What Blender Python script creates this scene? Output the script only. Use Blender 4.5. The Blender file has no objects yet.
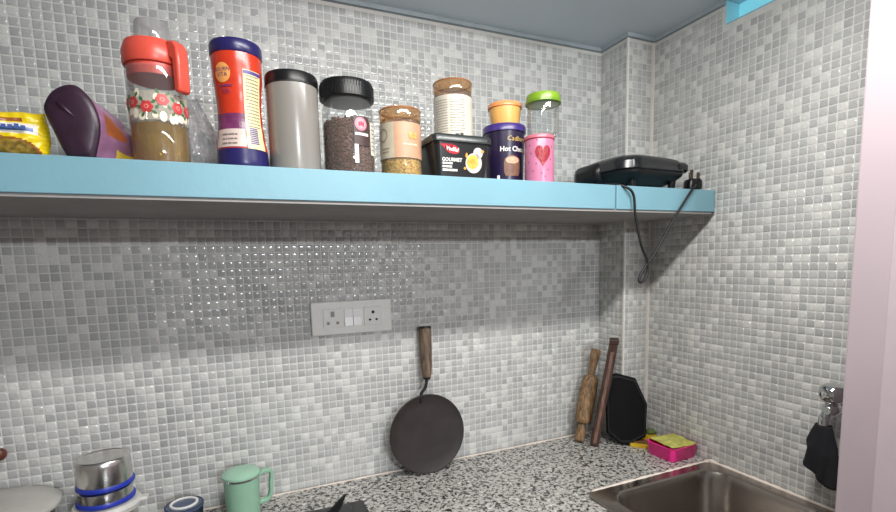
import bpy, bmesh, math, random
from mathutils import Vector, Matrix, noise
random.seed(11)
S = bpy.context.scene
COL = S.collection
PI = math.pi
ZC = 0.85                      # counter height
SH = 0.8088 + ZC               # shelf top
CEIL = 1.3202 + ZC             # ceiling
XCOL, DCOL = -0.1126, 0.1215   # corner column
YS, TS = -0.368, 0.0665        # shelf front and thickness

# ------------------------------------------------------------------ camera
CAMP = Vector((-1.293, -1.3602, 0.6184 + ZC))
FW, RT, UP = (Vector((0.39716506, 0.91055802, -0.11464735)),
              Vector((0.91514208, -0.40234118, -0.02522981)),
              Vector((0.06910055, 0.09489822, 0.99308582)))
FPX, PPY = 484.3775, 319.8674
cd = bpy.data.cameras.new('camera')
cam = bpy.data.objects.new('camera', cd)
COL.objects.link(cam)
cd.sensor_width = 36
cd.lens = FPX / 896 * 36
cd.shift_y = (PPY - 256) / 896
cd.clip_start = 0.01
m3 = Matrix((RT, UP, -FW)).transposed()
cam.matrix_world = Matrix.Translation(CAMP) @ m3.to_4x4()
S.camera = cam

# ------------------------------------------------------------------ world, exposure
w = bpy.data.worlds.new('world')
S.world = w
w.use_nodes = True
w.node_tree.nodes['Background'].inputs[0].default_value = (0.8, 0.85, 0.9, 1)
w.node_tree.nodes['Background'].inputs[1].default_value = 0.3
S.view_settings.view_transform = 'Standard'
S.view_settings.look = 'None'
S.view_settings.gamma = 1
S.view_settings.use_curve_mapping = False
S.cycles.transparent_max_bounces = 32
S.view_settings.exposure = 0.2


def area(name, loc, sx, sy, power, color, rot=(0, 0, 0)):
    ld = bpy.data.lights.new(name, 'AREA')
    ld.shape = 'RECTANGLE'
    ld.size, ld.size_y = sx, sy
    ld.energy = power
    ld.color = color
    o = bpy.data.objects.new(name, ld)
    o.location = loc
    o.rotation_euler = rot
    COL.objects.link(o)
    return o


# ceiling tube above the worktop, ceiling tube far back in the room
L1 = area('worktop_tube_light', (-0.82, -0.93, CEIL - 0.045), 0.90, 0.07, 15.0, (1.0, 0.985, 0.955), (math.radians(15), 0, 0))
L2 = area('room_tube_light', (-0.65, -3.70, CEIL - 0.075), 0.5, 0.05, 46.0, (0.93, 0.97, 1.0), (math.radians(35), 0, 0))


# ------------------------------------------------------------------ materials
def lin(c):
    f = lambda v: v / 12.92 if v <= 0.04045 else ((v + 0.055) / 1.055) ** 2.4
    return tuple(f(v / 255) for v in c)


MATS = {}


def mat(name, rgb, rough=0.5, metal=0.0, var=0.06, scale=40.0, bump=0.0, bscale=200.0, spec=0.5, coat=0.0,
        emit=None, sss=0.0):
    """rgb in sRGB 0..255; noise varies the tone, a second noise gives fine relief"""
    if name in MATS:
        return MATS[name]
    m = bpy.data.materials.new(name)
    m.use_nodes = True
    nt = m.node_tree
    b = nt.nodes['Principled BSDF']
    c = lin(rgb)
    tc = nt.nodes.new('ShaderNodeTexCoord')
    if var:
        n = nt.nodes.new('ShaderNodeTexNoise')
        n.inputs['Scale'].default_value = scale
        n.inputs['Detail'].default_value = 3
        nt.links.new(tc.outputs['Object'], n.inputs['Vector'])
        r = nt.nodes.new('ShaderNodeValToRGB')
        r.color_ramp.elements[0].position = 0.3
        r.color_ramp.elements[1].position = 0.7
        r.color_ramp.elements[0].color = tuple(max(0, v * (1 - var)) for v in c) + (1,)
        r.color_ramp.elements[1].color = tuple(min(1, v * (1 + var)) for v in c) + (1,)
        nt.links.new(n.outputs['Fac'], r.inputs['Fac'])
        nt.links.new(r.outputs['Color'], b.inputs['Base Color'])
    else:
        b.inputs['Base Color'].default_value = c + (1,)
    b.inputs['Roughness'].default_value = rough
    b.inputs['Metallic'].default_value = metal
    b.inputs['Specular IOR Level'].default_value = spec
    b.inputs['Coat Weight'].default_value = coat
    b.inputs['Coat Roughness'].default_value = 0.08
    if sss:
        b.inputs['Subsurface Weight'].default_value = sss
        b.inputs['Subsurface Radius'].default_value = (0.01, 0.01, 0.01)
    if emit:
        b.inputs['Emission Color'].default_value = tuple(lin(rgb)) + (1,)
        b.inputs['Emission Strength'].default_value = emit
    if bump:
        n2 = nt.nodes.new('ShaderNodeTexNoise')
        n2.inputs['Scale'].default_value = bscale
        nt.links.new(tc.outputs['Object'], n2.inputs['Vector'])
        bp = nt.nodes.new('ShaderNodeBump')
        bp.inputs['Strength'].default_value = bump
        bp.inputs['Distance'].default_value = 0.002
        nt.links.new(n2.outputs['Fac'], bp.inputs['Height'])
        nt.links.new(bp.outputs['Normal'], b.inputs['Normal'])
    MATS[name] = m
    return m


def glass(name, rgb, gloss=0.06, rough=0.03, haze=0.0, hazecol=(235, 235, 235)):
    """thin-walled clear material: tinted see-through with fresnel gloss and a little haze"""
    if name in MATS:
        return MATS[name]
    m = bpy.data.materials.new(name)
    m.use_nodes = True
    nt = m.node_tree
    nt.nodes.remove(nt.nodes['Principled BSDF'])
    out = nt.nodes['Material Output']
    t = nt.nodes.new('ShaderNodeBsdfTransparent')
    t.inputs['Color'].default_value = lin(rgb) + (1,)
    g = nt.nodes.new('ShaderNodeBsdfGlossy')
    g.inputs['Roughness'].default_value = rough
    lw = nt.nodes.new('ShaderNodeLayerWeight')
    lw.inputs['Blend'].default_value = 0.25
    mr = nt.nodes.new('ShaderNodeMapRange')
    mr.inputs['To Min'].default_value = gloss
    mr.inputs['To Max'].default_value = 0.55
    nt.links.new(lw.outputs['Fresnel'], mr.inputs['Value'])
    mx = nt.nodes.new('ShaderNodeMixShader')
    nt.links.new(mr.outputs['Result'], mx.inputs['Fac'])
    last = t
    if haze:
        df = nt.nodes.new('ShaderNodeBsdfDiffuse')
        df.inputs['Color'].default_value = lin(hazecol) + (1,)
        mh = nt.nodes.new('ShaderNodeMixShader')
        mh.inputs['Fac'].default_value = haze
        nt.links.new(t.outputs[0], mh.inputs[1])
        nt.links.new(df.outputs[0], mh.inputs[2])
        last = mh
    nt.links.new(last.outputs[0], mx.inputs[1])
    nt.links.new(g.outputs[0], mx.inputs[2])
    nt.links.new(mx.outputs[0], out.inputs['Surface'])
    MATS[name] = m
    return m


def tile_mat(name, rgb):
    m = bpy.data.materials.new(name)
    m.use_nodes = True
    nt = m.node_tree
    b = nt.nodes['Principled BSDF']
    geo = nt.nodes.new('ShaderNodeNewGeometry')
    n = nt.nodes.new('ShaderNodeTexNoise')
    n.inputs['Scale'].default_value = 260
    n.inputs['Detail'].default_value = 4
    big = nt.nodes.new('ShaderNodeTexNoise')
    big.inputs['Scale'].default_value = 3.0
    nt.links.new(geo.outputs['Position'], n.inputs['Vector'])
    nt.links.new(geo.outputs['Position'], big.inputs['Vector'])
    ad = nt.nodes.new('ShaderNodeMath')
    ad.operation = 'MULTIPLY_ADD'
    ad.inputs[1].default_value = 0.6
    nt.links.new(n.outputs['Fac'], ad.inputs[0])
    nt.links.new(big.outputs['Fac'], ad.inputs[2])
    r = nt.nodes.new('ShaderNodeValToRGB')
    c = lin(rgb)
    r.color_ramp.elements[0].position = 0.5
    r.color_ramp.elements[1].position = 1.1
    r.color_ramp.elements[1].position = 1.0
    r.color_ramp.elements[0].color = tuple(v * 0.84 for v in c) + (1,)
    r.color_ramp.elements[1].color = tuple(min(1, v * 1.14) for v in c) + (1,)
    nt.links.new(ad.outputs[0], r.inputs['Fac'])
    nt.links.new(r.outputs['Color'], b.inputs['Base Color'])
    b.inputs['Roughness'].default_value = 0.12
    b.inputs['Specular IOR Level'].default_value = 0.55
    return m


def granite():
    m = bpy.data.materials.new('speckled_granite')
    m.use_nodes = True
    nt = m.node_tree
    b = nt.nodes['Principled BSDF']
    tc = nt.nodes.new('ShaderNodeTexCoord')
    n = nt.nodes.new('ShaderNodeTexNoise')
    n.inputs['Scale'].default_value = 105
    n.inputs['Detail'].default_value = 6
    n.inputs['Roughness'].default_value = 0.62
    n.inputs['Distortion'].default_value = 0.6
    nt.links.new(tc.outputs['Object'], n.inputs['Vector'])
    r = nt.nodes.new('ShaderNodeValToRGB')
    e = r.color_ramp.elements
    e[0].position, e[0].color = 0.40, lin((38, 38, 40)) + (1,)
    e[1].position, e[1].color = 0.64, lin((226, 224, 218)) + (1,)
    for p, c in ((0.45, (92, 92, 92)), (0.49, (160, 158, 152)), (0.55, (205, 202, 196)), (0.58, (146, 144, 139))):
        x = e.new(p)
        x.color = lin(c) + (1,)
    nt.links.new(n.outputs['Fac'], r.inputs['Fac'])
    nt.links.new(r.outputs['Color'], b.inputs['Base Color'])
    b.inputs['Roughness'].default_value = 0.22
    return m


def wood(name, a, b_, scale=30, rough=0.6):
    m = bpy.data.materials.new(name)
    m.use_nodes = True
    nt = m.node_tree
    b = nt.nodes['Principled BSDF']
    tc = nt.nodes.new('ShaderNodeTexCoord')
    mp = nt.nodes.new('ShaderNodeMapping')
    mp.inputs['Scale'].default_value = (6, 6, 1)
    n = nt.nodes.new('ShaderNodeTexNoise')
    n.inputs['Scale'].default_value = scale
    n.inputs['Detail'].default_value = 6
    r = nt.nodes.new('ShaderNodeValToRGB')
    r.color_ramp.elements[0].position = 0.35
    r.color_ramp.elements[1].position = 0.68
    r.color_ramp.elements[0].color = lin(a) + (1,)
    r.color_ramp.elements[1].color = lin(b_) + (1,)
    nt.links.new(tc.outputs['Object'], mp.inputs['Vector'])
    nt.links.new(mp.outputs['Vector'], n.inputs['Vector'])
    nt.links.new(n.outputs['Fac'], r.inputs['Fac'])
    nt.links.new(r.outputs['Color'], b.inputs['Base Color'])
    b.inputs['Roughness'].default_value = rough
    MATS[name] = m
    return m


# ------------------------------------------------------------------ mesh helpers
def obj(name, verts, faces, m, parent=None, smooth=False, fm=None, loc=None):
    me = bpy.data.meshes.new(name)
    me.from_pydata([tuple(v) for v in verts], [], [tuple(f) for f in faces])
    for x in (m if isinstance(m, (list, tuple)) else [m]):
        me.materials.append(x)
    if fm:
        me.polygons.foreach_set('material_index', fm)
    bm = bmesh.new()
    bm.from_mesh(me)
    bmesh.ops.recalc_face_normals(bm, faces=bm.faces)
    bm.to_mesh(me)
    bm.free()
    if smooth:
        me.polygons.foreach_set('use_smooth', [True] * len(me.polygons))
        if smooth != 'all':
            me.set_sharp_from_angle(angle=math.radians(40))
    o = bpy.data.objects.new(name, me)
    COL.objects.link(o)
    if parent:
        o.parent = parent
    if loc:
        o.location = loc
    return o


def tag(o, label, cat, group=None, kind=None):
    o['label'] = label
    o['category'] = cat
    if group:
        o['group'] = group
    if kind:
        o['kind'] = kind
    return o


def thing(name, label, cat, loc, rotz=0.0, group=None):
    o = bpy.data.objects.new(name, None)
    COL.objects.link(o)
    o.empty_display_size = 0.03
    o.location = loc
    o.rotation_euler = (0, 0, rotz)
    return tag(o, label, cat, group)


def struct(o):
    o['kind'] = 'structure'
    return o


class MB:
    """collects shapes of one part"""

    def __init__(s):
        s.v, s.f = [], []

    def add(s, v, f, mt=None):
        k = len(s.v)
        s.v += [(mt @ Vector(p)) if mt else Vector(p) for p in v]
        s.f += [tuple(i + k for i in q) for q in f]
        return s

    def box(s, x0, x1, y0, y1, z0, z1, mt=None):
        v = [(x, y, z) for x in (x0, x1) for y in (y0, y1) for z in (z0, z1)]
        f = [(0, 1, 3, 2), (4, 6, 7, 5), (0, 4, 5, 1), (2, 3, 7, 6), (0, 2, 6, 4), (1, 5, 7, 3)]
        return s.add(v, f, mt)

    def lathe(s, prof, n=40, mt=None, cap0=True, cap1=True):
        v, f = [], []
        for r, z in prof:
            for i in range(n):
                a = 2 * PI * i / n
                v.append((r * math.cos(a), r * math.sin(a), z))
        for j in range(len(prof) - 1):
            for i in range(n):
                k = (i + 1) % n
                f.append((j * n + i, j * n + k, (j + 1) * n + k, (j + 1) * n + i))
        if cap0:
            f.append(tuple(range(n))[::-1])
        if cap1:
            f.append(tuple(range((len(prof) - 1) * n, len(prof) * n)))
        return s.add(v, f, mt)

    def prism(s, poly, h0, h1, plane='xy', mt=None):
        """extrude a 2D polygon: plane xy along z, xz along y, yz along x"""
        n = len(poly)

        def P(a, b, h):
            return {'xy': (a, b, h), 'xz': (a, h, b), 'yz': (h, a, b)}[plane]
        v = [P(a, b, h0) for a, b in poly] + [P(a, b, h1) for a, b in poly]
        f = [tuple(range(n))[::-1], tuple(range(n, 2 * n))]
        f += [(i, (i + 1) % n, n + (i + 1) % n, n + i) for i in range(n)]
        return s.add(v, f, mt)

    def tube(s, pts, r, n=10, mt=None, caps=True):
        pts = [Vector(p) for p in pts]
        R = r if isinstance(r, (list, tuple)) else [r] * len(pts)
        v, f = [], []
        up = None
        for i, p in enumerate(pts):
            t = (pts[min(i + 1, len(pts) - 1)] - pts[max(i - 1, 0)]).normalized()
            if up is None:
                up = Vector((0, 0, 1)) if abs(t.z) < 0.9 else Vector((1, 0, 0))
            a = t.cross(up).normalized()
            up = a.cross(t).normalized()
            for k in range(n):
                q = 2 * PI * k / n
                v.append(p + (a * math.cos(q) + up * math.sin(q)) * R[i])
        for i in range(len(pts) - 1):
            for k in range(n):
                l = (k + 1) % n
                f.append((i * n + k, i * n + l, (i + 1) * n + l, (i + 1) * n + k))
        if caps:
            f.append(tuple(range(n))[::-1])
            f.append(tuple(range((len(pts) - 1) * n, len(pts) * n)))
        return s.add(v, f, mt)

    def rings(s, levels, n=8, mt=None, cap0=True, cap1=True):
        """loft of rounded rectangles: (z, half x, half y, corner radius[, dx, dy])"""
        v, f = [], []
        N = 4 * n
        for L in levels:
            z, hx, hy, r = L[:4]
            dx, dy = (L[4], L[5]) if len(L) > 4 else (0, 0)
            for q, (sx, sy) in enumerate(((1, 1), (-1, 1), (-1, -1), (1, -1))):
                for i in range(n):
                    a = PI / 2 * (q + i / (n - 1))
                    v.append((dx + sx * (hx - r) + r * math.cos(a), dy + sy * (hy - r) + r * math.sin(a), z))
        for j in range(len(levels) - 1):
            for i in range(N):
                k = (i + 1) % N
                f.append((j * N + i, j * N + k, (j + 1) * N + k, (j + 1) * N + i))
        if cap0:
            f.append(tuple(range(N))[::-1])
        if cap1:
            f.append(tuple(range((len(levels) - 1) * N, len(levels) * N)))
        return s.add(v, f, mt)

    def arc(s, r, a0, a1, z0, z1, n=14, m=1, th=0.0006, mt=None):
        """patch wrapped on a cylinder; angle 0 faces -y, positive towards +x; r may depend on z"""
        R = r if callable(r) else (lambda z: r)
        v, f = [], []
        for k in (0, 1):
            for j in range(m + 1):
                z = z0 + (z1 - z0) * j / m
                for i in range(n + 1):
                    a = math.radians(a0 + (a1 - a0) * i / n)
                    q = R(z) + th * k
                    v.append((q * math.sin(a), -q * math.cos(a), z))
        W = n + 1
        T = W * (m + 1)
        for j in range(m):
            for i in range(n):
                a = j * W + i
                f.append((a, a + 1, a + W + 1, a + W))
                f.append((T + a, T + a + W, T + a + W + 1, T + a + 1))
        for j in range(m):
            for i in (0, n):
                a = j * W + i
                f.append((a, a + W, T + a + W, T + a))
        for i in range(n):
            for j in (0, m):
                a = j * W + i
                f.append((a, a + 1, T + a + 1, T + a))
        return s.add(v, f, mt)

    def wrap(s, pts2, faces, r, a0, z0, off=0.0009):
        """wrap flat (u, v) points on a cylinder round angle a0 (degrees)"""
        v = []
        for u, w_ in pts2:
            z = z0 + w_
            R = (r(z) if callable(r) else r) + off
            a = math.radians(a0) + u / R
            v.append((R * math.sin(a), -R * math.cos(a), z))
        return s.add(v, faces)

    def build(s, name, m, parent=None, smooth=False, bevel=0, seg=2, loc=None):
        o = obj(name, s.v, s.f, m, parent, smooth, loc=loc)
        if bevel:
            b = o.modifiers.new('bevel', 'BEVEL')
            b.width = bevel
            b.segments = seg
            b.limit_method = 'ANGLE'
            b.angle_limit = math.radians(35)
            if smooth:
                o.data.polygons.foreach_set('use_smooth', [True] * len(o.data.polygons))
        return o


def text2d(body, size, sx=1.0, bold=0.0):
    c = bpy.data.curves.new('t', 'FONT')
    c.body = body
    c.size = size
    c.offset = bold * size
    c.align_x = 'CENTER'
    c.align_y = 'CENTER'
    c.resolution_u = 2
    o = bpy.data.objects.new('t', c)
    COL.objects.link(o)
    bpy.context.view_layer.update()
    me = bpy.data.meshes.new_from_object(o.evaluated_get(bpy.context.evaluated_depsgraph_get()))
    pts = [(v.co.x * sx, v.co.y) for v in me.vertices]
    fs = [tuple(p.vertices) for p in me.polygons]
    bpy.data.objects.remove(o)
    bpy.data.curves.remove(c)
    bpy.data.meshes.remove(me)
    return pts, fs


def blob2d(rx, ry, n=20, cx=0, cy=0):
    return [(cx + rx * math.cos(2 * PI * i / n), cy + ry * math.sin(2 * PI * i / n)) for i in range(n)], [tuple(range(n))]


def fan2d(pts, cx=0, cy=0, k=4):
    """outline filled with nested rings, so that it bends well"""
    fine = []
    for (x0, y0), (x1, y1) in zip(pts, pts[1:] + pts[:1]):
        q = max(1, math.ceil(math.hypot(x1 - x0, y1 - y0) / 0.005))
        fine += [(x0 + (x1 - x0) * i / q, y0 + (y1 - y0) * i / q) for i in range(q)]
    pts = fine
    n = len(pts)
    P = []
    for j in range(k):
        t = 1 - j / k
        P += [(cx + (x - cx) * t, cy + (y - cy) * t) for x, y in pts]
    F = []
    for j in range(k - 1):
        F += [(j * n + i, j * n + (i + 1) % n, (j + 1) * n + (i + 1) % n, (j + 1) * n + i) for i in range(n)]
    F += [((k - 1) * n + i, (k - 1) * n + (i + 1) % n, k * n) for i in range(n)]
    return P + [(cx, cy)], F


def lines2d(rows, wdt, pitch, h, gap=0.25, seed=1):
    """rows of illegible small print: short strokes"""
    rn = random.Random(seed)
    P, F = [], []
    for j in range(rows):
        y = -j * pitch
        x = -wdt / 2
        while x < wdt / 2 - 0.001:
            l = min(rn.uniform(0.6, 2.2) * h * 2, wdt / 2 - x)
            k = len(P)
            P += [(x, y), (x + l, y), (x + l, y + h), (x, y + h)]
            F.append((k, k + 1, k + 2, k + 3))
            x += l + h * gap * 2
    return P, F


# ------------------------------------------------------------------ palette
TILE = [tile_mat('mosaic_glaze_light', (204, 204, 200)), tile_mat('mosaic_glaze_mid', (184, 184, 182)),
        tile_mat('mosaic_glaze_grey', (176, 177, 175)), tile_mat('mosaic_glaze_dark', (168, 169, 168))]
GROUT = mat('pale_grout', (208, 207, 203), 0.6, var=0.05)
CEILM = mat('ceiling_blue_paint', (214, 222, 230), 0.7, var=0.03, scale=4)
CYAN = mat('cyan_paint', (120, 164, 178), 0.42, var=0.05, scale=6, bump=0.15, bscale=60)
PLASTER = mat('grey_plaster', (150, 148, 146), 0.85, var=0.08, scale=12, bump=0.2, bscale=80)
PINK = mat('pinkish_wall_paint', (196, 180, 186), 0.6, var=0.03, scale=5)
WHITEW = mat('cream_wall_paint', (158, 154, 148), 0.8, var=0.02)
FLOOR = mat('floor_stone', (96, 90, 84), 0.5, var=0.1, scale=8)
GRAN = granite()
STEEL = mat('brushed_steel', (216, 214, 210), 0.24, 1.0, var=0.08, scale=30)
SINKM = mat('sink_steel', (172, 164, 156), 0.27, 1.0, var=0.16, scale=9, bump=0.05, bscale=300)
CHROME = mat('chrome', (215, 215, 215), 0.08, 1.0, var=0)
BLACKP = mat('black_plastic', (18, 18, 20), 0.34, var=0.05, spec=0.35)
BLACKM = mat('black_matt', (16, 16, 17), 0.5, var=0.1)
WHITEP = mat('white_plastic', (228, 227, 222), 0.35, var=0.02)
CLEAR = glass('clear_glass', (240, 243, 243), 0.05, haze=0.05)
SEAL = mat('white_sealant', (226, 214, 202), 0.6, var=0.12, scale=25)

# ------------------------------------------------------------------ room shell
XL, YR = -2.5, -4.1


def proj(p):
    q = Vector(p) - CAMP
    z = q.dot(FW)
    return (448 + FPX * q.dot(RT) / z, PPY - FPX * q.dot(UP) / z, z)


struct(MB().box(XL - .1, 0.15, YR - .1, 0.1, -0.1, 0).build('floor', FLOOR))
struct(MB().box(XL - .1, 0.15, YR - .1, 0.1, CEIL, CEIL + 0.1).build('ceiling', CEILM))
wall_back = struct(MB().box(XL, 0.0, 0.0, 0.1, 0, CEIL).build('wall_back', GROUT))
struct(MB().box(XL - 0.1, XL, YR, 0.1, 0, CEIL).build('wall_left', WHITEW))
struct(MB().box(XL - 0.1, 0.15, YR - 0.1, YR, 0, CEIL).build('wall_rear', WHITEW))
# right wall with the vent opening under the ceiling
WZ, WY = 1.256 + ZC, -0.368
wr = MB().box(0, 0.15, -0.80, 0.1, 0, WZ).box(0, 0.15, WY, 0.1, WZ, CEIL)
wall_right = struct(wr.build('wall_right', GROUT))
struct(MB().box(0, 0.15, YR, -0.80, 0, CEIL).build('wall_right_rear', PINK))
win = MB().box(0.055, 0.15, -0.80, WY, WZ, CEIL).build('window_1', CYAN)
struct(win)
MB().box(0.001, 0.055, WY - 0.004, WY - 0.0005, WZ, CEIL - 0.001).build('window_reveal', mat('cyan_lit_jamb', (170, 232, 244), 0.35, var=0.02), win)  # lighter cyan than the sill: light on the jamb put into its colour
MB().box(0.050, 0.0545, -0.80, WY - 0.005, WZ + 0.004, CEIL - 0.002).build('window_pane', mat('daylight_glow_pane', (120, 196, 212), 0.3, var=0.03, emit=0.55), win)  # emission added to the pane in place of daylight through the vent
MB().box(0.001, 0.055, -0.80, WY - 0.004, WZ - 0.0, WZ + 0.003).build('window_sill', CYAN, win)
column = struct(MB().box(XCOL, 0.0, -DCOL, 0.0, 0, CEIL).build('wall_column', GROUT))

# mosaic tiles: 20 mm pitch, pillow edges
PITCH, HT = 0.02, 0.0086
RING = [(HT, 0.0), (HT - 0.0004, 0.0006), (HT - 0.0018, 0.00115), (HT - 0.0044, 0.00148)]


def tile_geo(c, U, V, N):
    v, f = [], []
    for h, z in RING:
        for a, b in ((-1, -1), (1, -1), (1, 1), (-1, 1)):
            v.append(c + U * (a * h) + V * (b * h) + N * z)
    for j in range(len(RING) - 1):
        for i in range(4):
            k = (i + 1) % 4
            f.append((4 * j + i, 4 * j + k, 4 * j + 4 + k, 4 * j + 4 + i))
    k = 4 * (len(RING) - 1)
    f.append((k, k + 1, k + 2, k + 3))
    return v, f


rt = random.Random(5)


def tone():
    x = rt.random()
    return 0 if x < 0.23 else 1 if x < 0.52 else 2 if x < 0.86 else 3


def hidden(p, px):
    if p.z < ZC:
        return True
    x, y, z = px
    return z < 0.1 or x < 2 or x > 894 or y < 2 or y > 510


def tile_wall(parent, origin, U, V, N, nu, nv, keep, singles, occl=lambda x, y: False):
    cand, allt = [], []
    for i in range(nu):
        for j in range(nv):
            c = origin + U * (PITCH * (i + .5)) + V * (PITCH * (j + .5))
            if not keep(c):
                continue
            t = tone()
            allt.append((c, t))
            p = proj(c)
            if not hidden(c, p) and not occl(p[0], p[1]):
                a, b = proj(c + U * .01), proj(c + V * .01)
                ar = abs((a[0] - p[0]) * (b[1] - p[1]) - (a[1] - p[1]) * (b[0] - p[0]))
                cand.append((ar, len(allt) - 1))
    cand.sort(reverse=True)
    pick = set(k for _, k in cand[:singles])
    base = []
    for t in range(4):
        v, f = tile_geo(Vector((0, 0, 0)), U, V, N)
        me = bpy.data.meshes.new('mosaic_tile')
        me.from_pydata([tuple(x) for x in v], [], f)
        me.materials.append(TILE[t])
        me.polygons.foreach_set('use_smooth', [True] * len(f))
        base.append(me)
    V_, F_, M_ = [], [], []
    for k, (c, t) in enumerate(allt):
        if k in pick:
            o = bpy.data.objects.new('mosaic_tile', base[t])
            COL.objects.link(o)
            o.parent = parent
            o.location = c
        else:
            v, f = tile_geo(c, U, V, N)
            n = len(V_)
            V_ += v
            F_ += [tuple(a + n for a in q) for q in f]
            M_ += [t] * len(f)
    me = bpy.data.meshes.new('mosaic_tiling')
    me.from_pydata([tuple(x) for x in V_], [], F_)
    for x in TILE:
        me.materials.append(x)
    me.polygons.foreach_set('material_index', M_)
    me.polygons.foreach_set('use_smooth', [True] * len(F_))
    o = bpy.data.objects.new('mosaic_tiling', me)
    COL.objects.link(o)
    o.parent = parent
    o['kind'] = 'stuff'


X, Y, Z = Vector((1, 0, 0)), Vector((0, 1, 0)), Vector((0, 0, 1))
NV = int((CEIL - 0.012 - ZC) / PITCH)


def occ_back(x, y):
    return (140 < y < 222) or (x < 60 and 105 < y) and y < 222 or (x < 150 and y > 448) or (118 < x < 270 and y < 160)


tile_wall(wall_back, Vector((XCOL - 0.02 * 119, 0, ZC)), X, Z, -Y, 119, NV, lambda c: c.x > XL + .01, 300, occ_back)
tile_wall(wall_right, Vector((0, -DCOL - 0.001, ZC)), -Y, Z, -X, 34, NV,
          lambda c: not (c.y < WY + 0.008 and c.z > WZ - 0.009), 300, lambda x, y: x > 832 or (x > 800 and y > 380))
tile_wall(column, Vector((XCOL, -DCOL, ZC)), X, Z, -Y, 5, NV, lambda c: True, 0)
tile_wall(column, Vector((XCOL, -0.001, ZC)), -Y, Z, -X, 6, NV, lambda c: c.y > -DCOL + .008, 0)
# white corner trims of the column, ceiling-paint strip with shade put into its grey-blue
TRIM = mat('white_corner_trim', (224, 221, 214), 0.5, var=0.03)
struct(MB().box(XCOL - 0.003, XCOL + 0.003, -DCOL - 0.003, -DCOL + 0.003, ZC, CEIL).build('trim_1', TRIM))
struct(MB().box(-0.007, -0.0005, -DCOL - 0.0028, -DCOL - 0.0002, ZC, CEIL).build('trim_2', TRIM))
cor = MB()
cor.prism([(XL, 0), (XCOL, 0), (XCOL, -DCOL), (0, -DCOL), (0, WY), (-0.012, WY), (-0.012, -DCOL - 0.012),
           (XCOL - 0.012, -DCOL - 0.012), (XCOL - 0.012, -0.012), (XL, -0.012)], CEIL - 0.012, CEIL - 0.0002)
struct(cor.build('trim_3', mat('shaded_grey_blue', (160, 170, 176), 0.8, var=0.08, scale=20)))
# pinkish pier at the end of the worktop, with a door lining
pier = struct(MB().box(-0.182, -0.0005, -0.868, -0.802, 0, CEIL).build('wall_pier', PINK, bevel=0.004))
struct(MB().box(-0.196, -0.0005, -1.25, -0.869, 0, CEIL).build('trim_4', mat('pink_door_lining', (202, 186, 192), 0.4, var=0.02), bevel=0.003))

# tube light fittings (behind the viewer)
for nm, lo, ln, lb in (('tube_light', L1, 0.94, 'white batten tube light on the ceiling above the worktop'),
                       ('tube_light', L2, 1.04, 'white batten tube light on the ceiling far back in the room')):
    t = thing(nm, lb, 'lamp', (lo.location.x, lo.location.y, CEIL))
    MB().box(-ln / 2, ln / 2, -0.03, 0.03, -0.03, -0.0005).build('batten', WHITEP, t, bevel=0.004)
    MB().tube([(-ln / 2 + 0.02, 0, -0.035), (ln / 2 - 0.02, 0, -0.035)], 0.006, 12).build(
        'tube', mat('tube_glow', (255, 250, 240), 0.4, var=0, emit=3.0), t, smooth=True)

# ------------------------------------------------------------------ shelf
sh = thing('wall_shelf', 'long cyan painted slab shelf with grey underside fixed to tiled wall', 'shelf', (0, 0, SH - TS))
spoly = [(XL + .001, -0.004), (XCOL - 0.004, -0.004), (XCOL - 0.004, -DCOL - 0.004), (-0.004, -DCOL - 0.004),
         (-0.004, YS + 0.010), (-0.010, YS + 0.002), (-0.020, YS), (-0.3760, YS), (-0.3772, YS + 0.009), (-0.3808, YS + 0.009),
         (-0.3820, YS), (XL + .001, YS)]
MB().prism(spoly, 0.006, TS).build('slab', CYAN, sh, bevel=0.0012)
inner = [(XL + .002, -0.005), (XCOL - 0.005, -0.005), (XCOL - 0.005, -DCOL - 0.005), (-0.005, -DCOL - 0.005),
         (-0.008, YS + 0.012), (-0.022, YS + 0.004), (XL + .002, YS + 0.004)]

MB().prism(inner, 0.0, 0.0065).build('underside', PLASTER, sh)

# ------------------------------------------------------------------ worktop and sink
SX0, SX1, SY0, SY1 = -0.485, -0.012, -0.785, -0.378
ct = MB()
for x0, x1, y0, y1 in ((XL + .001, SX0 + .01, -0.62, -0.003), (SX0 + .01, -0.003, SY1 - .01, -0.003)):
    ct.box(x0, x1, y0, y1, ZC - 0.035, ZC)
top = thing('worktop', 'black and white speckled granite worktop with tiled wall behind', 'worktop', (0, 0, 0))
poly = [(XL + .001, -0.003), (XCOL - 0.003, -0.003), (XCOL - 0.003, -DCOL - 0.003), (-0.003, -DCOL - 0.003), (-0.003, SY1 - 0.01),
        (SX0 + 0.012, SY1 - 0.01), (SX0 + 0.012, -0.62), (XL + .001, -0.62)]
MB().prism(poly, ZC - 0.035, ZC).build('slab', GRAN, top)
MB().box(XL + .002, SX0 - 0.02, -0.60, -0.01, 0, ZC - 0.0355).build('base_cabinet', WHITEW, top)
sk = thing('kitchen_sink', 'brushed steel kitchen sink set into the granite beside the right wall', 'sink', (0, 0, 0))
cx, cy = (SX0 + SX1) / 2, (SY0 + SY1) / 2
hx, hy = (SX1 - SX0) / 2, (SY1 - SY0) / 2
z = ZC
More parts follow.
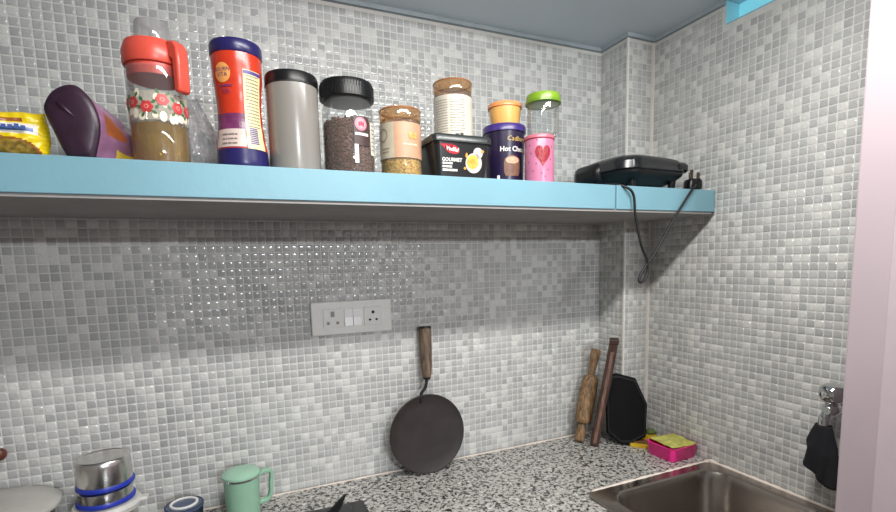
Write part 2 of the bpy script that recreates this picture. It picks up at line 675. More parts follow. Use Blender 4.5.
MB().rings([(z - 0.001, hx, hy, 0.030, cx, cy), (z + 0.0045, hx - 0.002, hy - 0.002, 0.030, cx, cy),
            (z + 0.0055, hx - 0.006, hy - 0.006, 0.03, cx, cy), (z + 0.0035, hx - 0.030, hy - 0.030, 0.05, cx, cy),
            (z + 0.0085, hx - 0.038, hy - 0.038, 0.06, cx, cy), (z + 0.006, hx - 0.044, hy - 0.044, 0.06, cx, cy),
            (z - 0.012, hx - 0.050, hy - 0.050, 0.065, cx, cy), (z - 0.145, hx - 0.062, hy - 0.062, 0.065, cx, cy),
            (z - 0.168, hx - 0.072, hy - 0.072, 0.060, cx, cy), (z - 0.175, hx - 0.095, hy - 0.095, 0.05, cx, cy),
            (z - 0.178, 0.045, 0.045, 0.0449, cx, cy)], n=10, cap0=False).build('bowl', SINKM, sk, smooth=True)
MB().lathe([(0.040, 0), (0.040, 0.003), (0.030, 0.003), (0.026, 0.0), (0.004, 0.0)], 24,
           Matrix.Translation((cx, cy, z - 0.178))).build('drain', CHROME, sk, smooth=True)
sl = MB()
rs = random.Random(3)


def sealbead(a, b, n, r):
    pts = [Vector(a).lerp(Vector(b), i / n) + Vector((0, 0, rs.uniform(-.0008, .0008))) for i in range(n + 1)]
    sl.tube(pts, [r * rs.uniform(0.7, 1.25) for _ in pts], 8)


sealbead((SX0 + 0.03, SY1 + 0.001, z + 0.001), (SX1, SY1 + 0.001, z + 0.001), 40, 0.006)
sealbead((-0.008, SY1 + 0.002, z + 0.003), (-0.008, SY0, z + 0.003), 40, 0.006)
sl.build('sealant_bead', SEAL, sk, smooth='all')
bs = MB()
bs.tube([(x, -0.0075, ZC + 0.001) for x in [XL + .01 + (XCOL - XL - 0.02) * i / 60 for i in range(61)]],
        [0.003 * rs.uniform(.6, 1.3) for i in range(61)], 8)
bs.build('grout_bead', SEAL, top, smooth='all')

# ------------------------------------------------------------------ socket plate on the back wall
sp = thing('socket_plate', 'white wall plate with two sockets and two rocker switches', 'socket', (-0.997, -0.003, 0.477 + ZC))
MB().box(-0.1135, 0.1135, -0.010, 0, -0.0465, 0.0465).build('plate', WHITEP, sp, bevel=0.003, smooth=True)
HOLE = mat('socket_hole', (30, 30, 30), 0.7, var=0)
SHUT = mat('grey_shutter', (150, 148, 144), 0.6, var=0)
for sx, kind in ((-0.056, 0), (0.058, 1)):
    s_ = MB().box(sx - 0.026, sx + 0.026, -0.0125, -0.0095, -0.026, 0.026).build('socket_insert', WHITEP, sp, bevel=0.0015)
    if kind == 0:
        MB().box(sx - .005, sx + .005, -0.0135, -0.012, 0.004, 0.019).build('pin_slot', SHUT, s_)
        for dx in (-0.013, 0.013):
            MB().lathe([(0.0045, 0), (0.0045, 0.001)], 14, Matrix.Translation((sx + dx, -0.0124, -0.013)) @ Matrix.Rotation(PI / 2, 4, 'X')).build('pin_slot', SHUT, s_)
    else:
        for dx, dz, r in ((0, 0.011, 0.0045), (-0.0095, -0.010, 0.0034), (0.0095, -0.010, 0.0034)):
            MB().lathe([(r, 0), (r, 0.001)], 14, Matrix.Translation((sx + dx, -0.0124, dz)) @ Matrix.Rotation(PI / 2, 4, 'X')).build('pin_hole', HOLE, s_)
SWM = mat('switch_white', (240, 240, 238), 0.2, var=0)
for sx, up in ((-0.012, 1), (0.0125, 1)):
    r_ = MB().prism([(-0.0095, -0.024), (-0.0165 if up > 0 else -0.0125, -0.024), (-0.0135, 0), (-0.0125 if up > 0 else -0.0165, 0.024), (-0.0095, 0.024)],
                    sx - 0.0115, sx + 0.0115, 'yz')
    r_.build('rocker_switch', SWM, sp, bevel=0.0008)

# ------------------------------------------------------------------ things on the shelf
R_ = math.radians
STEP = 0.0006
ZS = SH + STEP


def pillow(w_, h, t, nu=36, nv=24, wr=0.006, seed=0, crimp=True, colf=None):
    """a sealed packet standing in the xz plane; returns verts, faces, material indices"""
    v, f, fm = [], [], []
    so = Vector((seed * 7.3, seed * 3.1, seed))
    for s_ in (-1, 1):
        for j in range(nv + 1):
            b = -1 + 2 * j / nv
            for i in range(nu + 1):
                a = -1 + 2 * i / nu
                th = t * max(0, 1 - abs(a) ** 4) ** 0.6 * max(0, 1 - abs(b) ** 3) ** 0.7
                nz = noise.noise(Vector((a * 2.4, b * 2.4, s_ * 3)) + so) * wr * 2 + noise.noise(Vector((a * 7, b * 5, s_)) + so) * wr
                z0 = h / 2 * b * (1 - 0.06 * (1 - a * a)) + h / 2
                y = s_ * (th + nz * (1 if th > 0.001 else 0)) + (0.0012 * s_)
                if crimp and abs(a) > 0.93:
                    y += 0.0015 * math.sin(j * 1.9)
                v.append((w_ / 2 * a * (1 - 0.05 * b * b) + noise.noise(so + Vector((0, b * 2, 0))) * wr, y, z0 + noise.noise(so + Vector((a * 2, 1, 0))) * wr * (b + 1)))
    W = nu + 1
    T = W * (nv + 1)
    for s_ in (0, 1):
        for j in range(nv):
            for i in range(nu):
                a = s_ * T + j * W + i
                f.append((a, a + 1, a + W + 1, a + W) if s_ == 0 else (a, a + W, a + W + 1, a + 1))
                fm.append(colf(-1 + 2 * (i + .5) / nu, -1 + 2 * (j + .5) / nv, s_) if colf else 0)
    for j in range(nv):
        for i in (0, nu):
            a = j * W + i
            f.append((a, a + W, T + a + W, T + a))
            fm.append(0)
    for i in range(nu):
        for j in (0, nv):
            a = j * W + i
            f.append((a, a + 1, T + a + 1, T + a))
            fm.append(0)
    return v, f, fm


# yellow snack packet
YEL = mat('yellow_foil', (236, 206, 24), 0.28, var=0.12, scale=25)
NOOD = mat('noodle_print', (140, 112, 38), 0.4, var=0.5, scale=160)
PWH = mat('packet_white', (226, 222, 214), 0.35, var=0.05)
PBL = mat('packet_blue', (82, 112, 170), 0.35, var=0.2, scale=120)
PRD = mat('packet_brownred', (150, 84, 30), 0.35, var=0.2)


def ycol(a, b, s_):
    if s_ == 1:
        return 0
    a -= 0.42
    if b < -0.05 and ((a + 0.25) / 0.72) ** 2 + ((b + 0.75) / 0.62) ** 2 < 1:
        return 1 if ((a + 0.25) / 0.66) ** 2 + ((b + 0.75) / 0.55) ** 2 < 1 else 4
    if -0.02 < b < 0.42 and -0.9 < a < 0.42:
        return 3 if 0.1 < b < 0.3 and -0.8 < a < 0.35 else 2
    if 0.5 < b < 0.66 and a < 0.2:
        return 4
    return 0


yp = thing('snack_packet', 'bright yellow noodle packet with food print lying on the shelf end', 'packet', (-1.650, -0.310, ZS + 0.001), R_(6))
v, f, fm = pillow(0.170, 0.078, 0.020, 60, 36, 0.003, 2, True, ycol)
obj('pouch', v, f, [YEL, NOOD, PWH, PBL, PRD], yp, 'all', fm)
mb = MB()
P, F = text2d('M', 0.001)
for k in range(11):
    x0 = -0.030 + k * 0.0082
    hgt = 0.006 if k % 3 else 0.008
    mb.box(x0, x0 + 0.006, -0.0262, -0.0248, 0.0445, 0.0445 + hgt)
mb.build('print_strokes', mat('packet_ink_blue', (58, 84, 150), 0.4, var=0), yp)

# dark purple pouch lying end-on, lilac body running back
DKP = mat('dark_purple_foil', (48, 26, 44), 0.38, var=0.25, scale=30, bump=0.3, bscale=50)
LIL = mat('lilac_foil', (142, 100, 130), 0.22, var=0.2, scale=35, bump=0.35, bscale=60)
ORG = mat('orange_print', (150, 82, 44), 0.35, var=0.2)
YPR = mat('yellow_print', (206, 180, 60), 0.35, var=0.2)
pp = thing('foil_pouch', 'lilac foil pouch with dark purple base lying on the shelf', 'pouch', (-1.520, -0.335, ZS), R_(-7))
prof = [(-0.012, 0.0), (0.018, 0.0), (0.030, 0.024), (0.038, 0.060), (0.030, 0.094), (0.010, 0.117), (-0.010, 0.119), (-0.032, 0.108),
        (-0.045, 0.090), (-0.047, 0.075), (-0.036, 0.045), (-0.024, 0.016)]


def smoothloop(pts, n=4):
    out = []
    L = len(pts)
    for i in range(L):
        p0, p1, p2, p3 = (Vector(pts[(i + k - 1) % L]) for k in range(4))
        for k in range(n):
            t = k / n
            out.append(0.5 * ((2 * p1) + (p2 - p0) * t + (2 * p0 - 5 * p1 + 4 * p2 - p3) * t * t + (3 * p1 - p0 - 3 * p2 + p3) * t ** 3))
    return [(max(-9, q.x), max(0.0, q.y)) for q in out]


loop = smoothloop(prof)
n = len(loop)
v, f, fm = [], [], []
NS = 18
for s_ in range(NS + 1):
    t = s_ / NS
    for i, (a, b) in enumerate(loop):
        k = 1 - 0.35 * t ** 1.5
        nz = noise.noise(Vector((a * 40, b * 40, t * 6))) * 0.006 * min(1, 4 * t)
        v.append((a * (0.88 - 0.05 * t) + 0.055 * t + nz, 0.16 * t, max(0.0005, b * k * (1 - 0.25 * t) + nz)))
for s_ in range(NS):
    for i in range(n):
        k = (i + 1) % n
        f.append((s_ * n + i, s_ * n + k, (s_ + 1) * n + k, (s_ + 1) * n + i))
        b = loop[i][1]
        a = loop[i][0]
        right = 4 <= i <= 16
        fm.append(1 if right and 2 <= s_ <= 6 and 0.045 < b < 0.085 else 2 if right and 5 <= s_ <= 11 and b < 0.03 else 0)
f.append(tuple(range(NS * n, NS * n + n)))
fm.append(0)
obj('body', v, f, [LIL, ORG, YPR], pp, 'all', fm)
# dark base: dished end panel with a rim
v, f = [], []
for k, (sc, dy) in enumerate(((1.03, 0.012), (1.045, 0.003), (1.0, -0.001), (0.8, -0.004), (0.45, -0.006), (0.08, -0.006))):
    for a, b in loop:
        v.append((a * sc * 0.88 - (1 - sc) * 0.004, dy, max(0.0004, 0.06 + (b - 0.06) * sc) if k < 2 else max(0.0004, 0.06 + (b - 0.06) * sc)))
for k in range(5):
    for i in range(n):
        j = (i + 1) % n
        f.append((k * n + i, k * n + j, (k + 1) * n + j, (k + 1) * n + i))
f.append(tuple(range(5 * n, 6 * n)))
obj('base_panel', v, f, DKP, pp, 'all')
MB().tube([(-0.022, -0.005, 0.092), (-0.012, -0.0055, 0.082), (0.002, -0.0055, 0.068)], [0.0025, 0.004, 0.001], 8).build('fold', DKP, pp, smooth='all')
mb = MB()
for k in range(5):
    mb.add([(0.052 + 0.006 * math.cos(2 * PI * i / 14) * (1.3 - .1 * k), 0.085 + 0.004 * k, 0.056 + 0.008 * math.sin(2 * PI * i / 14)) for i in range(14)], [tuple(range(14))])

# clear plastic bag crumpled behind the oil jug
bagm = glass('clear_polythene', (247, 247, 248), 0.16, 0.10, haze=0.26, hazecol=(246, 246, 248))
cb = thing('plastic_bag', 'crumpled clear plastic bag standing between oil jug and orange jar', 'bag', (-1.338, -0.175, ZS), R_(6))
v, f, fm = pillow(0.12, 0.165, 0.026, 40, 40, 0.012, 9, False)
v2 = []
for x, y, z in v:
    t = max(0, z / 0.165)
    v2.append((x * (1.0 - 0.62 * t ** 1.2) - 0.02 * t, y * (1 - 0.4 * t), max(0.0002, z)))
obj('film', v2, f, bagm, cb, 'all')

# glass oil jug
CORAL = mat('coral_plastic', (216, 82, 66), 0.32, var=0.04)
oj = thing('oil_jug', 'glass oil jug with coral lid, coral handle and rose band', 'jug', (-1.400, -0.292, ZS), R_(5.7))
rj = lambda z: 0.0465 + 0.0025 * min(1, max(0, z / 0.19))
gl = MB()
gl.lathe([(0.040, 0.0), (0.0455, 0.003), (0.0465, 0.010)] + [(rj(0.19 * i / 8), 0.01 + 0.17 * i / 8) for i in range(1, 9)] + [(0.0485, 0.184)], 48, cap1=False)
gl.build('glass_body', glass('jug_glass', (236, 240, 240), 0.07, haze=0.06), oj, smooth=True)
MB().lathe([(0.050, 0.190), (0.0515, 0.194), (0.0515, 0.214), (0.049, 0.224), (0.046, 0.233), (0.030, 0.236), (0.029, 0.240), (0.024, 0.240)], 48).build('lid', CORAL, oj, smooth=True)
MB().lathe([(0.0455, 0.168), (0.0455, 0.1895)], 40).build('lid_collar', mat('coral_collar', (222, 86, 72), 0.4, var=0.03), oj, smooth=True)
cap = MB().lathe([(0.0285, 0.237), (0.0295, 0.250), (0.0285, 0.272), (0.026, 0.276), (0.010, 0.277)], 40).build('pour_cap', glass('cap_clear', (230, 232, 232), 0.10, haze=0.22, hazecol=(226, 228, 228)), oj, smooth=True)
MB().lathe([(0.004, 0.241), (0.003, 0.262)], 12, Matrix.Translation((-0.002, -0.004, 0))).build('spout_valve', mat('valve_grey', (120, 122, 124), 0.4), cap, smooth=True)
hd = MB()
pth = [(0.046, 0.232), (0.064, 0.229), (0.072, 0.216), (0.073, 0.190), (0.0725, 0.140), (0.069, 0.134), (0.0595, 0.134), (0.0575, 0.140),
       (0.0575, 0.195), (0.050, 0.200)]
hd.prism(pth, -0.012, 0.012, 'xz', Matrix.Rotation(R_(-52), 4, 'Z'))
hd.build('handle', CORAL, oj, bevel=0.004, smooth=True)
# rose band: cream band pieces, flowers and leaves wrapped on the glass
ROSE = mat('rose_print', (196, 62, 62), 0.4, var=0.15, scale=200)
ROSE2 = mat('rose_heart', (232, 140, 128), 0.4, var=0.1)
LEAF = mat('leaf_print', (66, 104, 58), 0.4, var=0.2, scale=200)
CREAM = mat('cream_print', (236, 226, 204), 0.45, var=0.05)
rg = random.Random(8)
cb_, rb, rh, lb = MB(), MB(), MB(), MB()
for k in range(46):
    a = -180 + 360 * k / 46 + rg.uniform(-3, 3)
    p, q = blob2d(rg.uniform(.004, .007), rg.uniform(.005, .010), 10)
    cb_.wrap(*fan2d(p), r=rj, a0=a, z0=rg.uniform(0.086, 0.132), off=0.0006)
for k in range(12):
    a = -172 + 30 * k
    zz = 0.112 + 0.008 * math.sin(k * 2.3)
    for q in range(6):
        th = 2 * PI * q / 6
        p, _ = blob2d(0.0052, 0.0048, 9, 0.0062 * math.cos(th), 0.0066 * math.sin(th))
        rb.wrap(*fan2d(p, 0.0062 * math.cos(th), 0.0066 * math.sin(th)), r=rj, a0=a, z0=zz, off=0.0010 + 0.0001 * q)
    p, _ = blob2d(0.0042, 0.0042, 10)
    rh.wrap(*fan2d(p), r=rj, a0=a, z0=zz, off=0.0020)
    p, _ = blob2d(0.0022, 0.0022, 8)
    rb.wrap(*fan2d(p), r=rj, a0=a, z0=zz, off=0.0024)
    for q in range(4):
        th = 0.7 + 2 * PI * q / 4 + rg.uniform(-.4, .4)
        ux, uy = 0.0145 * math.cos(th), 0.0165 * math.sin(th)
        lf = [(ux + 0.006 * math.cos(th + e) * s, uy + 0.006 * math.sin(th + e) * s) for e, s in ((0, 1), (1.2, .55), (PI, 1), (-1.2, .55))]
        lb.wrap(*fan2d(lf, ux, uy), r=rj, a0=a, z0=zz, off=0.0009)
MB().arc(lambda z: rj(z) + 0.0002, -179, 179, 0.082, 0.134, 60, 2, 0.0002).build('band_wash', glass('band_wash', (248, 246, 240), 0.04, haze=0.28, hazecol=(236, 230, 214)), oj)
cb_.build('cream_band', CREAM, oj)
rb.build('rose_prints', ROSE, oj)
rh.build('rose_hearts', ROSE2, oj)
lb.build('leaf_prints', LEAF, oj)
oil = MB().lathe([(0.038, 0.004), (0.0440, 0.006), (0.0455, 0.014), (0.0458, 0.078), (0.0455, 0.0785)], 40).build(
    'cooking_oil', glass('amber_oil', (244, 212, 76), 0.03, haze=0.22, hazecol=(222, 170, 22)), None, smooth=True, loc=oj.location)
tag(oil, 'amber cooking oil filling the bottom of the glass jug', 'oil', kind='stuff')

oj.scale = oil.scale = (1, 1, 0.925)

# orange drink-powder jar with blue cap
ORJ = mat('orange_jar', (196, 56, 30), 0.25, var=0.06)
NAVY = mat('navy_plastic', (34, 30, 86), 0.3, var=0.06)
PURP = mat('purple_print', (112, 48, 92), 0.3, var=0.25, scale=60)
PALE = mat('pale_yellow_label', (226, 216, 164), 0.4, var=0.05)
bj = thing('drink_powder_jar', 'orange waisted malt drink jar with navy cap and navy base', 'jar', (-1.261, -0.292, ZS), R_(-1.8))
KEY = [(0.0, 0.0462), (0.01, 0.0475), (0.04, 0.0468), (0.07, 0.0432), (0.10, 0.0405), (0.13, 0.0402), (0.16, 0.0420), (0.19, 0.0445), (0.215, 0.0455), (0.229, 0.0455)]


def rb_(z):
    for (a, p), (b, q) in zip(KEY, KEY[1:]):
        if z <= b:
            t = (z - a) / (b - a)
            t = t * t * (3 - 2 * t)
            return p + (q - p) * t
    return KEY[-1][1]


zz = [0.229 * i / 40 for i in range(41)]
MB().lathe([(rb_(z), z) for z in zz if z >= 0.040] + [(0.040, 0.2295)], 48).build('jar_body', ORJ, bj, smooth=True)
MB().lathe([(0.044, 0.0)] + [(rb_(z), z) for z in zz if 0.004 < z < 0.043], 48).build('base_band', NAVY, bj, smooth=True)
MB().lathe([(0.0462, 0.229), (0.0475, 0.231), (0.0475, 0.250), (0.0455, 0.2545), (0.040, 0.255)], 48).build('cap', NAVY, bj, smooth=True)
MB().arc(rb_, -75, 20, 0.077, 0.110, 16, 6, 0.0006).build('purple_fade', PURP, bj)
MB().arc(rb_, 12, 60, 0.040, 0.196, 12, 24, 0.0010).build('nutrition_label', PALE, bj)
MB().arc(rb_, -66, 10, 0.0425, 0.0785, 16, 6, 0.0010).build('lower_label', mat('cream_label', (206, 186, 178), 0.4, var=0.05), bj)
mb = MB()
P, F = lines2d(16, 0.027, 0.0066, 0.0016, seed=4)
mb.wrap(P, F, rb_, 36, 0.184, 0.0018)
P, F = lines2d(3, 0.030, 0.009, 0.003, seed=6)
mb.wrap(P, F, rb_, -28, 0.066, 0.0018)
mb.build('small_print', mat('print_grey', (122, 112, 104), 0.5, var=0), bj)['kind'] = 'stuff'
MB().arc(lambda z: rb_(z) + 0.001, 13, 59, 0.188, 0.1945, 10, 1, 0.0006).build('label_header', mat('violet_ink', (78, 66, 140), 0.4, var=0), bj)
mb = MB()
for k in range(9):
    mb.arc(lambda z: rb_(z) + 0.001, 20, 42, 0.050 + 0.0038 * k, 0.0522 + 0.0038 * k, 8, 1, 0.0006)
mb.build('barcode_print', mat('violet_ink', (78, 66, 140), 0.4, var=0), bj)['kind'] = 'stuff'
mb = MB()
p, _ = blob2d(0.0165, 0.019, 24)
mb.wrap(*fan2d(p), r=rb_, a0=-36, z0=0.188, off=0.0008)
mb.build('logo_disc', mat('logo_gold', (232, 164, 92), 0.4, var=0.05), bj)
mb = MB()
for t_, z0, s_ in (('BOURN', 0.1935, 0.0105), ('VITA', 0.1835, 0.0115)):
    P, F = text2d(t_, s_, 0.9)
    mb.wrap(P, F, rb_, -36, z0, 0.0016)
P, F = text2d('5X', 0.013)
mb.wrap(P, F, rb_, -30, 0.152, 0.0016)
P, F = lines2d(1, 0.024, 0.006, 0.0035, seed=3)
mb.wrap(P, F, rb_, -30, 0.161, 0.0016)
mb.build('lettering', mat('violet_letter', (92, 50, 110), 0.4, var=0), bj)

bj.scale = (1, 1, 0.925)

# translucent canister with black lid
cn = thing('storage_canister', 'tall frosted grey white canister with plain black lid', 'canister', (-1.160, -0.290, ZS), R_(-7))
MB().lathe([(0.046, 0), (0.0495, 0.002), (0.0505, 0.008), (0.0510, 0.186)], 48).build('body', mat('frosted_plastic', (136, 132, 126), 0.22, var=0.04, scale=5, sss=0.15), cn, smooth=True)
MB().lathe([(0.0505, 0.1865), (0.0520, 0.187), (0.0520, 0.203), (0.0500, 0.208), (0.030, 0.209)], 48).build('lid', BLACKP, cn, smooth=True)
MB().lathe([(0.0520, 0.1835), (0.0525, 0.184), (0.0525, 0.1862), (0.0520, 0.1865)], 48).build('lid_skirt', BLACKM, cn, smooth=True)


def grains(name, r, z0, z1, size, m, label, cat, loc, count, seed=1, topj=0.006):
    """loose grains seen against the wall of a jar: a core with many small lumps"""
    rn = random.Random(seed)
    mb_ = MB()
    mb_.lathe([(r * 0.9, z0), (r * 0.93, z0 + 0.002), (r * 0.93, z1 - 0.004), (r * 0.8, z1)], 24)
    ic = [(0, 0, 1), (0, 0, -1), (1, 0, 0), (-1, 0, 0), (0, 1, 0), (0, -1, 0)]
    fc = [(0, 2, 4), (0, 4, 3), (0, 3, 5), (0, 5, 2), (1, 4, 2), (1, 3, 4), (1, 5, 3), (1, 2, 5)]
    for k in range(count):
        a = rn.uniform(0, 2 * PI)
        if k % 5 == 0:
            rr = r * math.sqrt(rn.random()) * 0.9
            zq = z1 + rn.uniform(-0.002, topj) * (1 - rr / r * 0.5)
        else:
            rr = r * 0.94
            zq = z0 + size + (z1 - z0 - size) * rn.random()
        mt_ = Matrix.Translation((rr * math.cos(a), rr * math.sin(a), zq)) @ Matrix.Rotation(rn.uniform(0, 6), 4, (rn.random(), rn.random(), rn.random() + .1)) @ Matrix.Diagonal((size, size * .8, size * .65, 1))
        mb_.add(ic, fc, mt_)
    o = mb_.build(name, m, None, smooth='all', loc=loc)
    tag(o, label, cat, kind='stuff')
    return o


cn.scale = (1, 1, 0.92)

# clear jar with black screw lid, brown grains
kj = thing('screw_jar', 'clear jar with black screw lid and round pink sticker', 'jar', (-1.048, -0.290, ZS), R_(-13))
MB().lathe([(0.046, 0), (0.0515, 0.003), (0.0530, 0.012), (0.0530, 0.150), (0.0500, 0.160), (0.0480, 0.178)], 48, cap1=False).build('glass_body', CLEAR, kj, smooth=True)
lid = MB().lathe([(0.0545, 0.170), (0.0565, 0.1705), (0.0565, 0.200), (0.0540, 0.207), (0.030, 0.2085)], 64)
lid.build('lid', BLACKP, kj, smooth=True)
mb = MB()
for k in range(60):
    a = 360 * k / 60
    mb.arc(0.0563, a - 1.4, a + 1.4, 0.173, 0.199, 2, 1, 0.0010)
mb.build('lid_ribs', BLACKP, kj)
PNK = mat('pink_sticker', (222, 122, 140), 0.4, var=0.05)
DRD = mat('sticker_red', (176, 60, 86), 0.4, var=0)
mb = MB()
p, _ = blob2d(0.0140, 0.0145, 26)
mb.wrap(*fan2d(p), r=0.053, a0=29, z0=0.1085, off=0.0016)
mb.build('round_sticker', PNK, kj)
mb = MB()
p, _ = blob2d(0.0105, 0.011, 22)
mb.wrap(*fan2d(p), r=0.053, a0=29, z0=0.1085, off=0.0020)
mb.build('sticker_disc', mat('sticker_pink_pale', (232, 150, 160), 0.4, var=0.05), kj)
mb = MB()
for q in (-0.0045, 0, 0.0045):
    p, _ = blob2d(0.0024, 0.0055, 10)
    p = [(x + q, y + (0.001 if q == 0 else -0.0005)) for x, y in p]
    mb.wrap(*fan2d(p, q), r=0.053, a0=29, z0=0.1085, off=0.0025)
mb.build('sticker_mark', DRD, kj)
MB().arc(0.0536, 12, 52, 0.062, 0.126, 12, 1, 0.0005).build('dark_label', mat('dark_brown_label', (64, 46, 44), 0.4, var=0.1), kj)
mb = MB()
mb.arc(0.0542, 14, 47, 0.0835, 0.0895, 12, 1, 0.0005)
mb.arc(0.0542, 12, 21, 0.0225, 0.064, 4, 1, 0.0005)
mb.build('white_strips', mat('strip_white', (214, 206, 206), 0.4, var=0), kj)
MB().arc(0.0537, 56, 78, 0.045, 0.118, 8, 1, 0.0005).build('side_label', mat('side_label_cream', (208, 202, 188), 0.4, var=0.05), kj)
mb = MB()
P, F = lines2d(7, 0.014, 0.009, 0.0022, seed=9)
mb.wrap(P, F, 0.0537, 66, 0.110, 0.0010)
mb.build('label_print', mat('print_grey2', (110, 106, 100), 0.5, var=0), kj)
kj.scale = (1, 1, 0.92)
bsd = grains('brown_seeds', 0.0525, 0.004, 0.118, 0.0038, mat('seed_brown', (112, 74, 56), 0.55, var=0.35, scale=150),
       'heap of small brown seeds inside the black lidded clear jar', 'seeds', kj.location, 2600, 3, 0.012)

bsd.scale = kj.scale

# peanut jars: two alike clear jars with copper lids
COPL = glass('copper_clear', (242, 216, 186), 0.10, 0.07, haze=0.16, hazecol=(220, 176, 126))
TANL = mat('tan_label', (188, 148, 118), 0.42, var=0.05)
TANG = mat('stone_label', (182, 172, 152), 0.42, var=0.08)


def nut_jar(label, loc, rot, wrap_fn):
    t = thing('nut_jar', label, 'jar', loc, rot)
    MB().lathe([(0.040, 0), (0.0445, 0.002), (0.0455, 0.008), (0.0455, 0.130), (0.0430, 0.136), (0.0425, 0.140)], 48, cap1=False).build('glass_body', CLEAR, t, smooth=True)
    MB().lathe([(0.0440, 0.137), (0.0455, 0.1375), (0.0460, 0.160), (0.0445, 0.1645), (0.025, 0.1655)], 48).build('lid', COPL, t, smooth=True)
    MB().lathe([(0.0464, 0.1605), (0.0470, 0.1615), (0.0466, 0.1635), (0.0452, 0.165)], 48, cap0=False, cap1=False).build('lid_rim', mat('copper_rim', (150, 100, 62), 0.3, var=0.05), t, smooth=True)
    wrap_fn(t)
    return t


PNUT = mat('peanut_print', (206, 158, 84), 0.5, var=0.2, scale=150)
CRE = mat('cream_ink', (222, 204, 176), 0.5, var=0)


def wrap_a(t):
    MB().arc(0.0459, -18, 165, 0.045, 0.128, 40, 1, 0.0006).build('tan_label', TANL, t)
    MB().arc(0.0459, -165, -18, 0.045, 0.128, 40, 1, 0.0006).build('side_label', TANG, t)
    mb = MB()
    for dx, tl in ((-0.0055, 0.2), (0.0060, -0.25)):
        out = []
        for i in range(22):
            a = 2 * PI * i / 22
            rr = 0.0060 + 0.0008 * math.cos(2 * a)
            x, y = rr * math.cos(a) * 0.85, rr * math.sin(a) * 1.55
            x *= 1 - 0.25 * math.exp(-(y / 0.003) ** 2)
            out.append((dx + x * math.cos(tl) - y * math.sin(tl), x * math.sin(tl) + y * math.cos(tl)))
        mb.wrap(*fan2d(out, dx), r=0.0465, a0=35, z0=0.097, off=0.0010)
    mb.build('peanut_print', PNUT, t)
    mb = MB()
    P, F = lines2d(1, 0.036, 0.005, 0.0034, seed=12)
    mb.wrap(P, F, 0.0465, 28, 0.0745, 0.0008)
    mb.build('cream_print', CRE, t)
    mb = MB()
    ring = []
    for i in range(24):
        a, b = 2 * PI * i / 24, 2 * PI * (i + 1) / 24
        k = 4 * i
        ring += [(0.013 * math.cos(a), 0.016 * math.sin(a)), (0.013 * math.cos(b), 0.016 * math.sin(b)), (0.010 * math.cos(b), 0.013 * math.sin(b)), (0.010 * math.cos(a), 0.013 * math.sin(a))]
    mb.wrap(ring, [(4 * i, 4 * i + 1, 4 * i + 2, 4 * i + 3) for i in range(24)], 0.0465, -52, 0.100, 0.0008)
    P, F = lines2d(2, 0.022, 0.008, 0.003, seed=14)
    mb.wrap(P, F, 0.0465, -45, 0.066, 0.0008)
    mb.build('grey_print', mat('stone_ink', (138, 128, 112), 0.5, var=0), t)


def wrap_b(t):
    LW = mat('printed_white_label', (204, 198, 184), 0.42, var=0.06)
    MB().arc(0.0459, -172, 172, 0.0, 0.122, 60, 1, 0.0006).build('white_label', LW, t)
    mb = MB()
    P, F = lines2d(13, 0.034, 0.0068, 0.0014, seed=21)
    mb.wrap(P, F, 0.0465, -36, 0.108, 0.0008)
    P, F = lines2d(13, 0.036, 0.0068, 0.0014, seed=22)
    mb.wrap(P, F, 0.0465, 14, 0.108, 0.0008)
    mb.build('small_print', mat('label_ink', (120, 114, 104), 0.5, var=0), t)['kind'] = 'stuff'
    mb = MB()
    mb.arc(0.0466, 6, 18, 0.014, 0.020, 4, 1, 0.0006)
    mb.arc(0.0466, 20, 30, 0.014, 0.022, 4, 1, 0.0006)
    mb.build('date_mark', mat('label_black', (48, 44, 42), 0.5, var=0), t)


nj = nut_jar('clear jar with copper lid and tan peanut label', (-0.931, -0.290, ZS), R_(-18.7), wrap_a)
nj.scale = (1, 1, 0.90)
pnt = grains('crushed_peanuts', 0.0450, 0.003, 0.112, 0.0030, mat('peanut_gold', (214, 170, 84), 0.5, var=0.4, scale=170),
       'golden crushed peanuts inside the jar with tan peanut label', 'nuts', nj.location, 1300, 5, 0.004)

pnt.scale = nj.scale

# black ice-cream tub
TUBB = mat('tub_black', (24, 26, 27), 0.3, var=0.05)
TUBL = mat('tub_lid_black', (40, 46, 46), 0.28, var=0.08)
bx = thing('ice_cream_tub', 'black rectangular ice cream tub with red logo and printed bowl', 'tub', (-0.806, -0.272, ZS), R_(0))
MB().rings([(0, 0.058, 0.070, 0.012), (0.002, 0.062, 0.074, 0.014), (0.080, 0.070, 0.083, 0.016)], 6).build('tub_body', TUBB, bx, smooth=True)
MB().rings([(0.0765, 0.0735, 0.0865, 0.018), (0.0765, 0.0745, 0.0875, 0.018), (0.088, 0.0745, 0.0875, 0.018), (0.0925, 0.071, 0.084, 0.016), (0.0930, 0.060, 0.073, 0.012),
            (0.0915, 0.058, 0.071, 0.012)], 6).build('lid', TUBL, bx, smooth=True)


def front(P, lift=0.0006, cxx=0.0, cz=0.0):
    """flat print laid on the sloping front of the tub"""
    out = []
    for u, w_ in P:
        z_ = cz + w_
        y_ = -(0.074 + 0.009 * (z_ - 0.002) / 0.078) - lift
        out.append((cxx + u, y_, z_))
    return out


def flat(name, sets, m, parent, lift):
    mb_ = MB()
    for P, F, cxx, cz in sets:
        mb_.add(front(P, lift, cxx, cz), F)
    return mb_.build(name, m, parent)


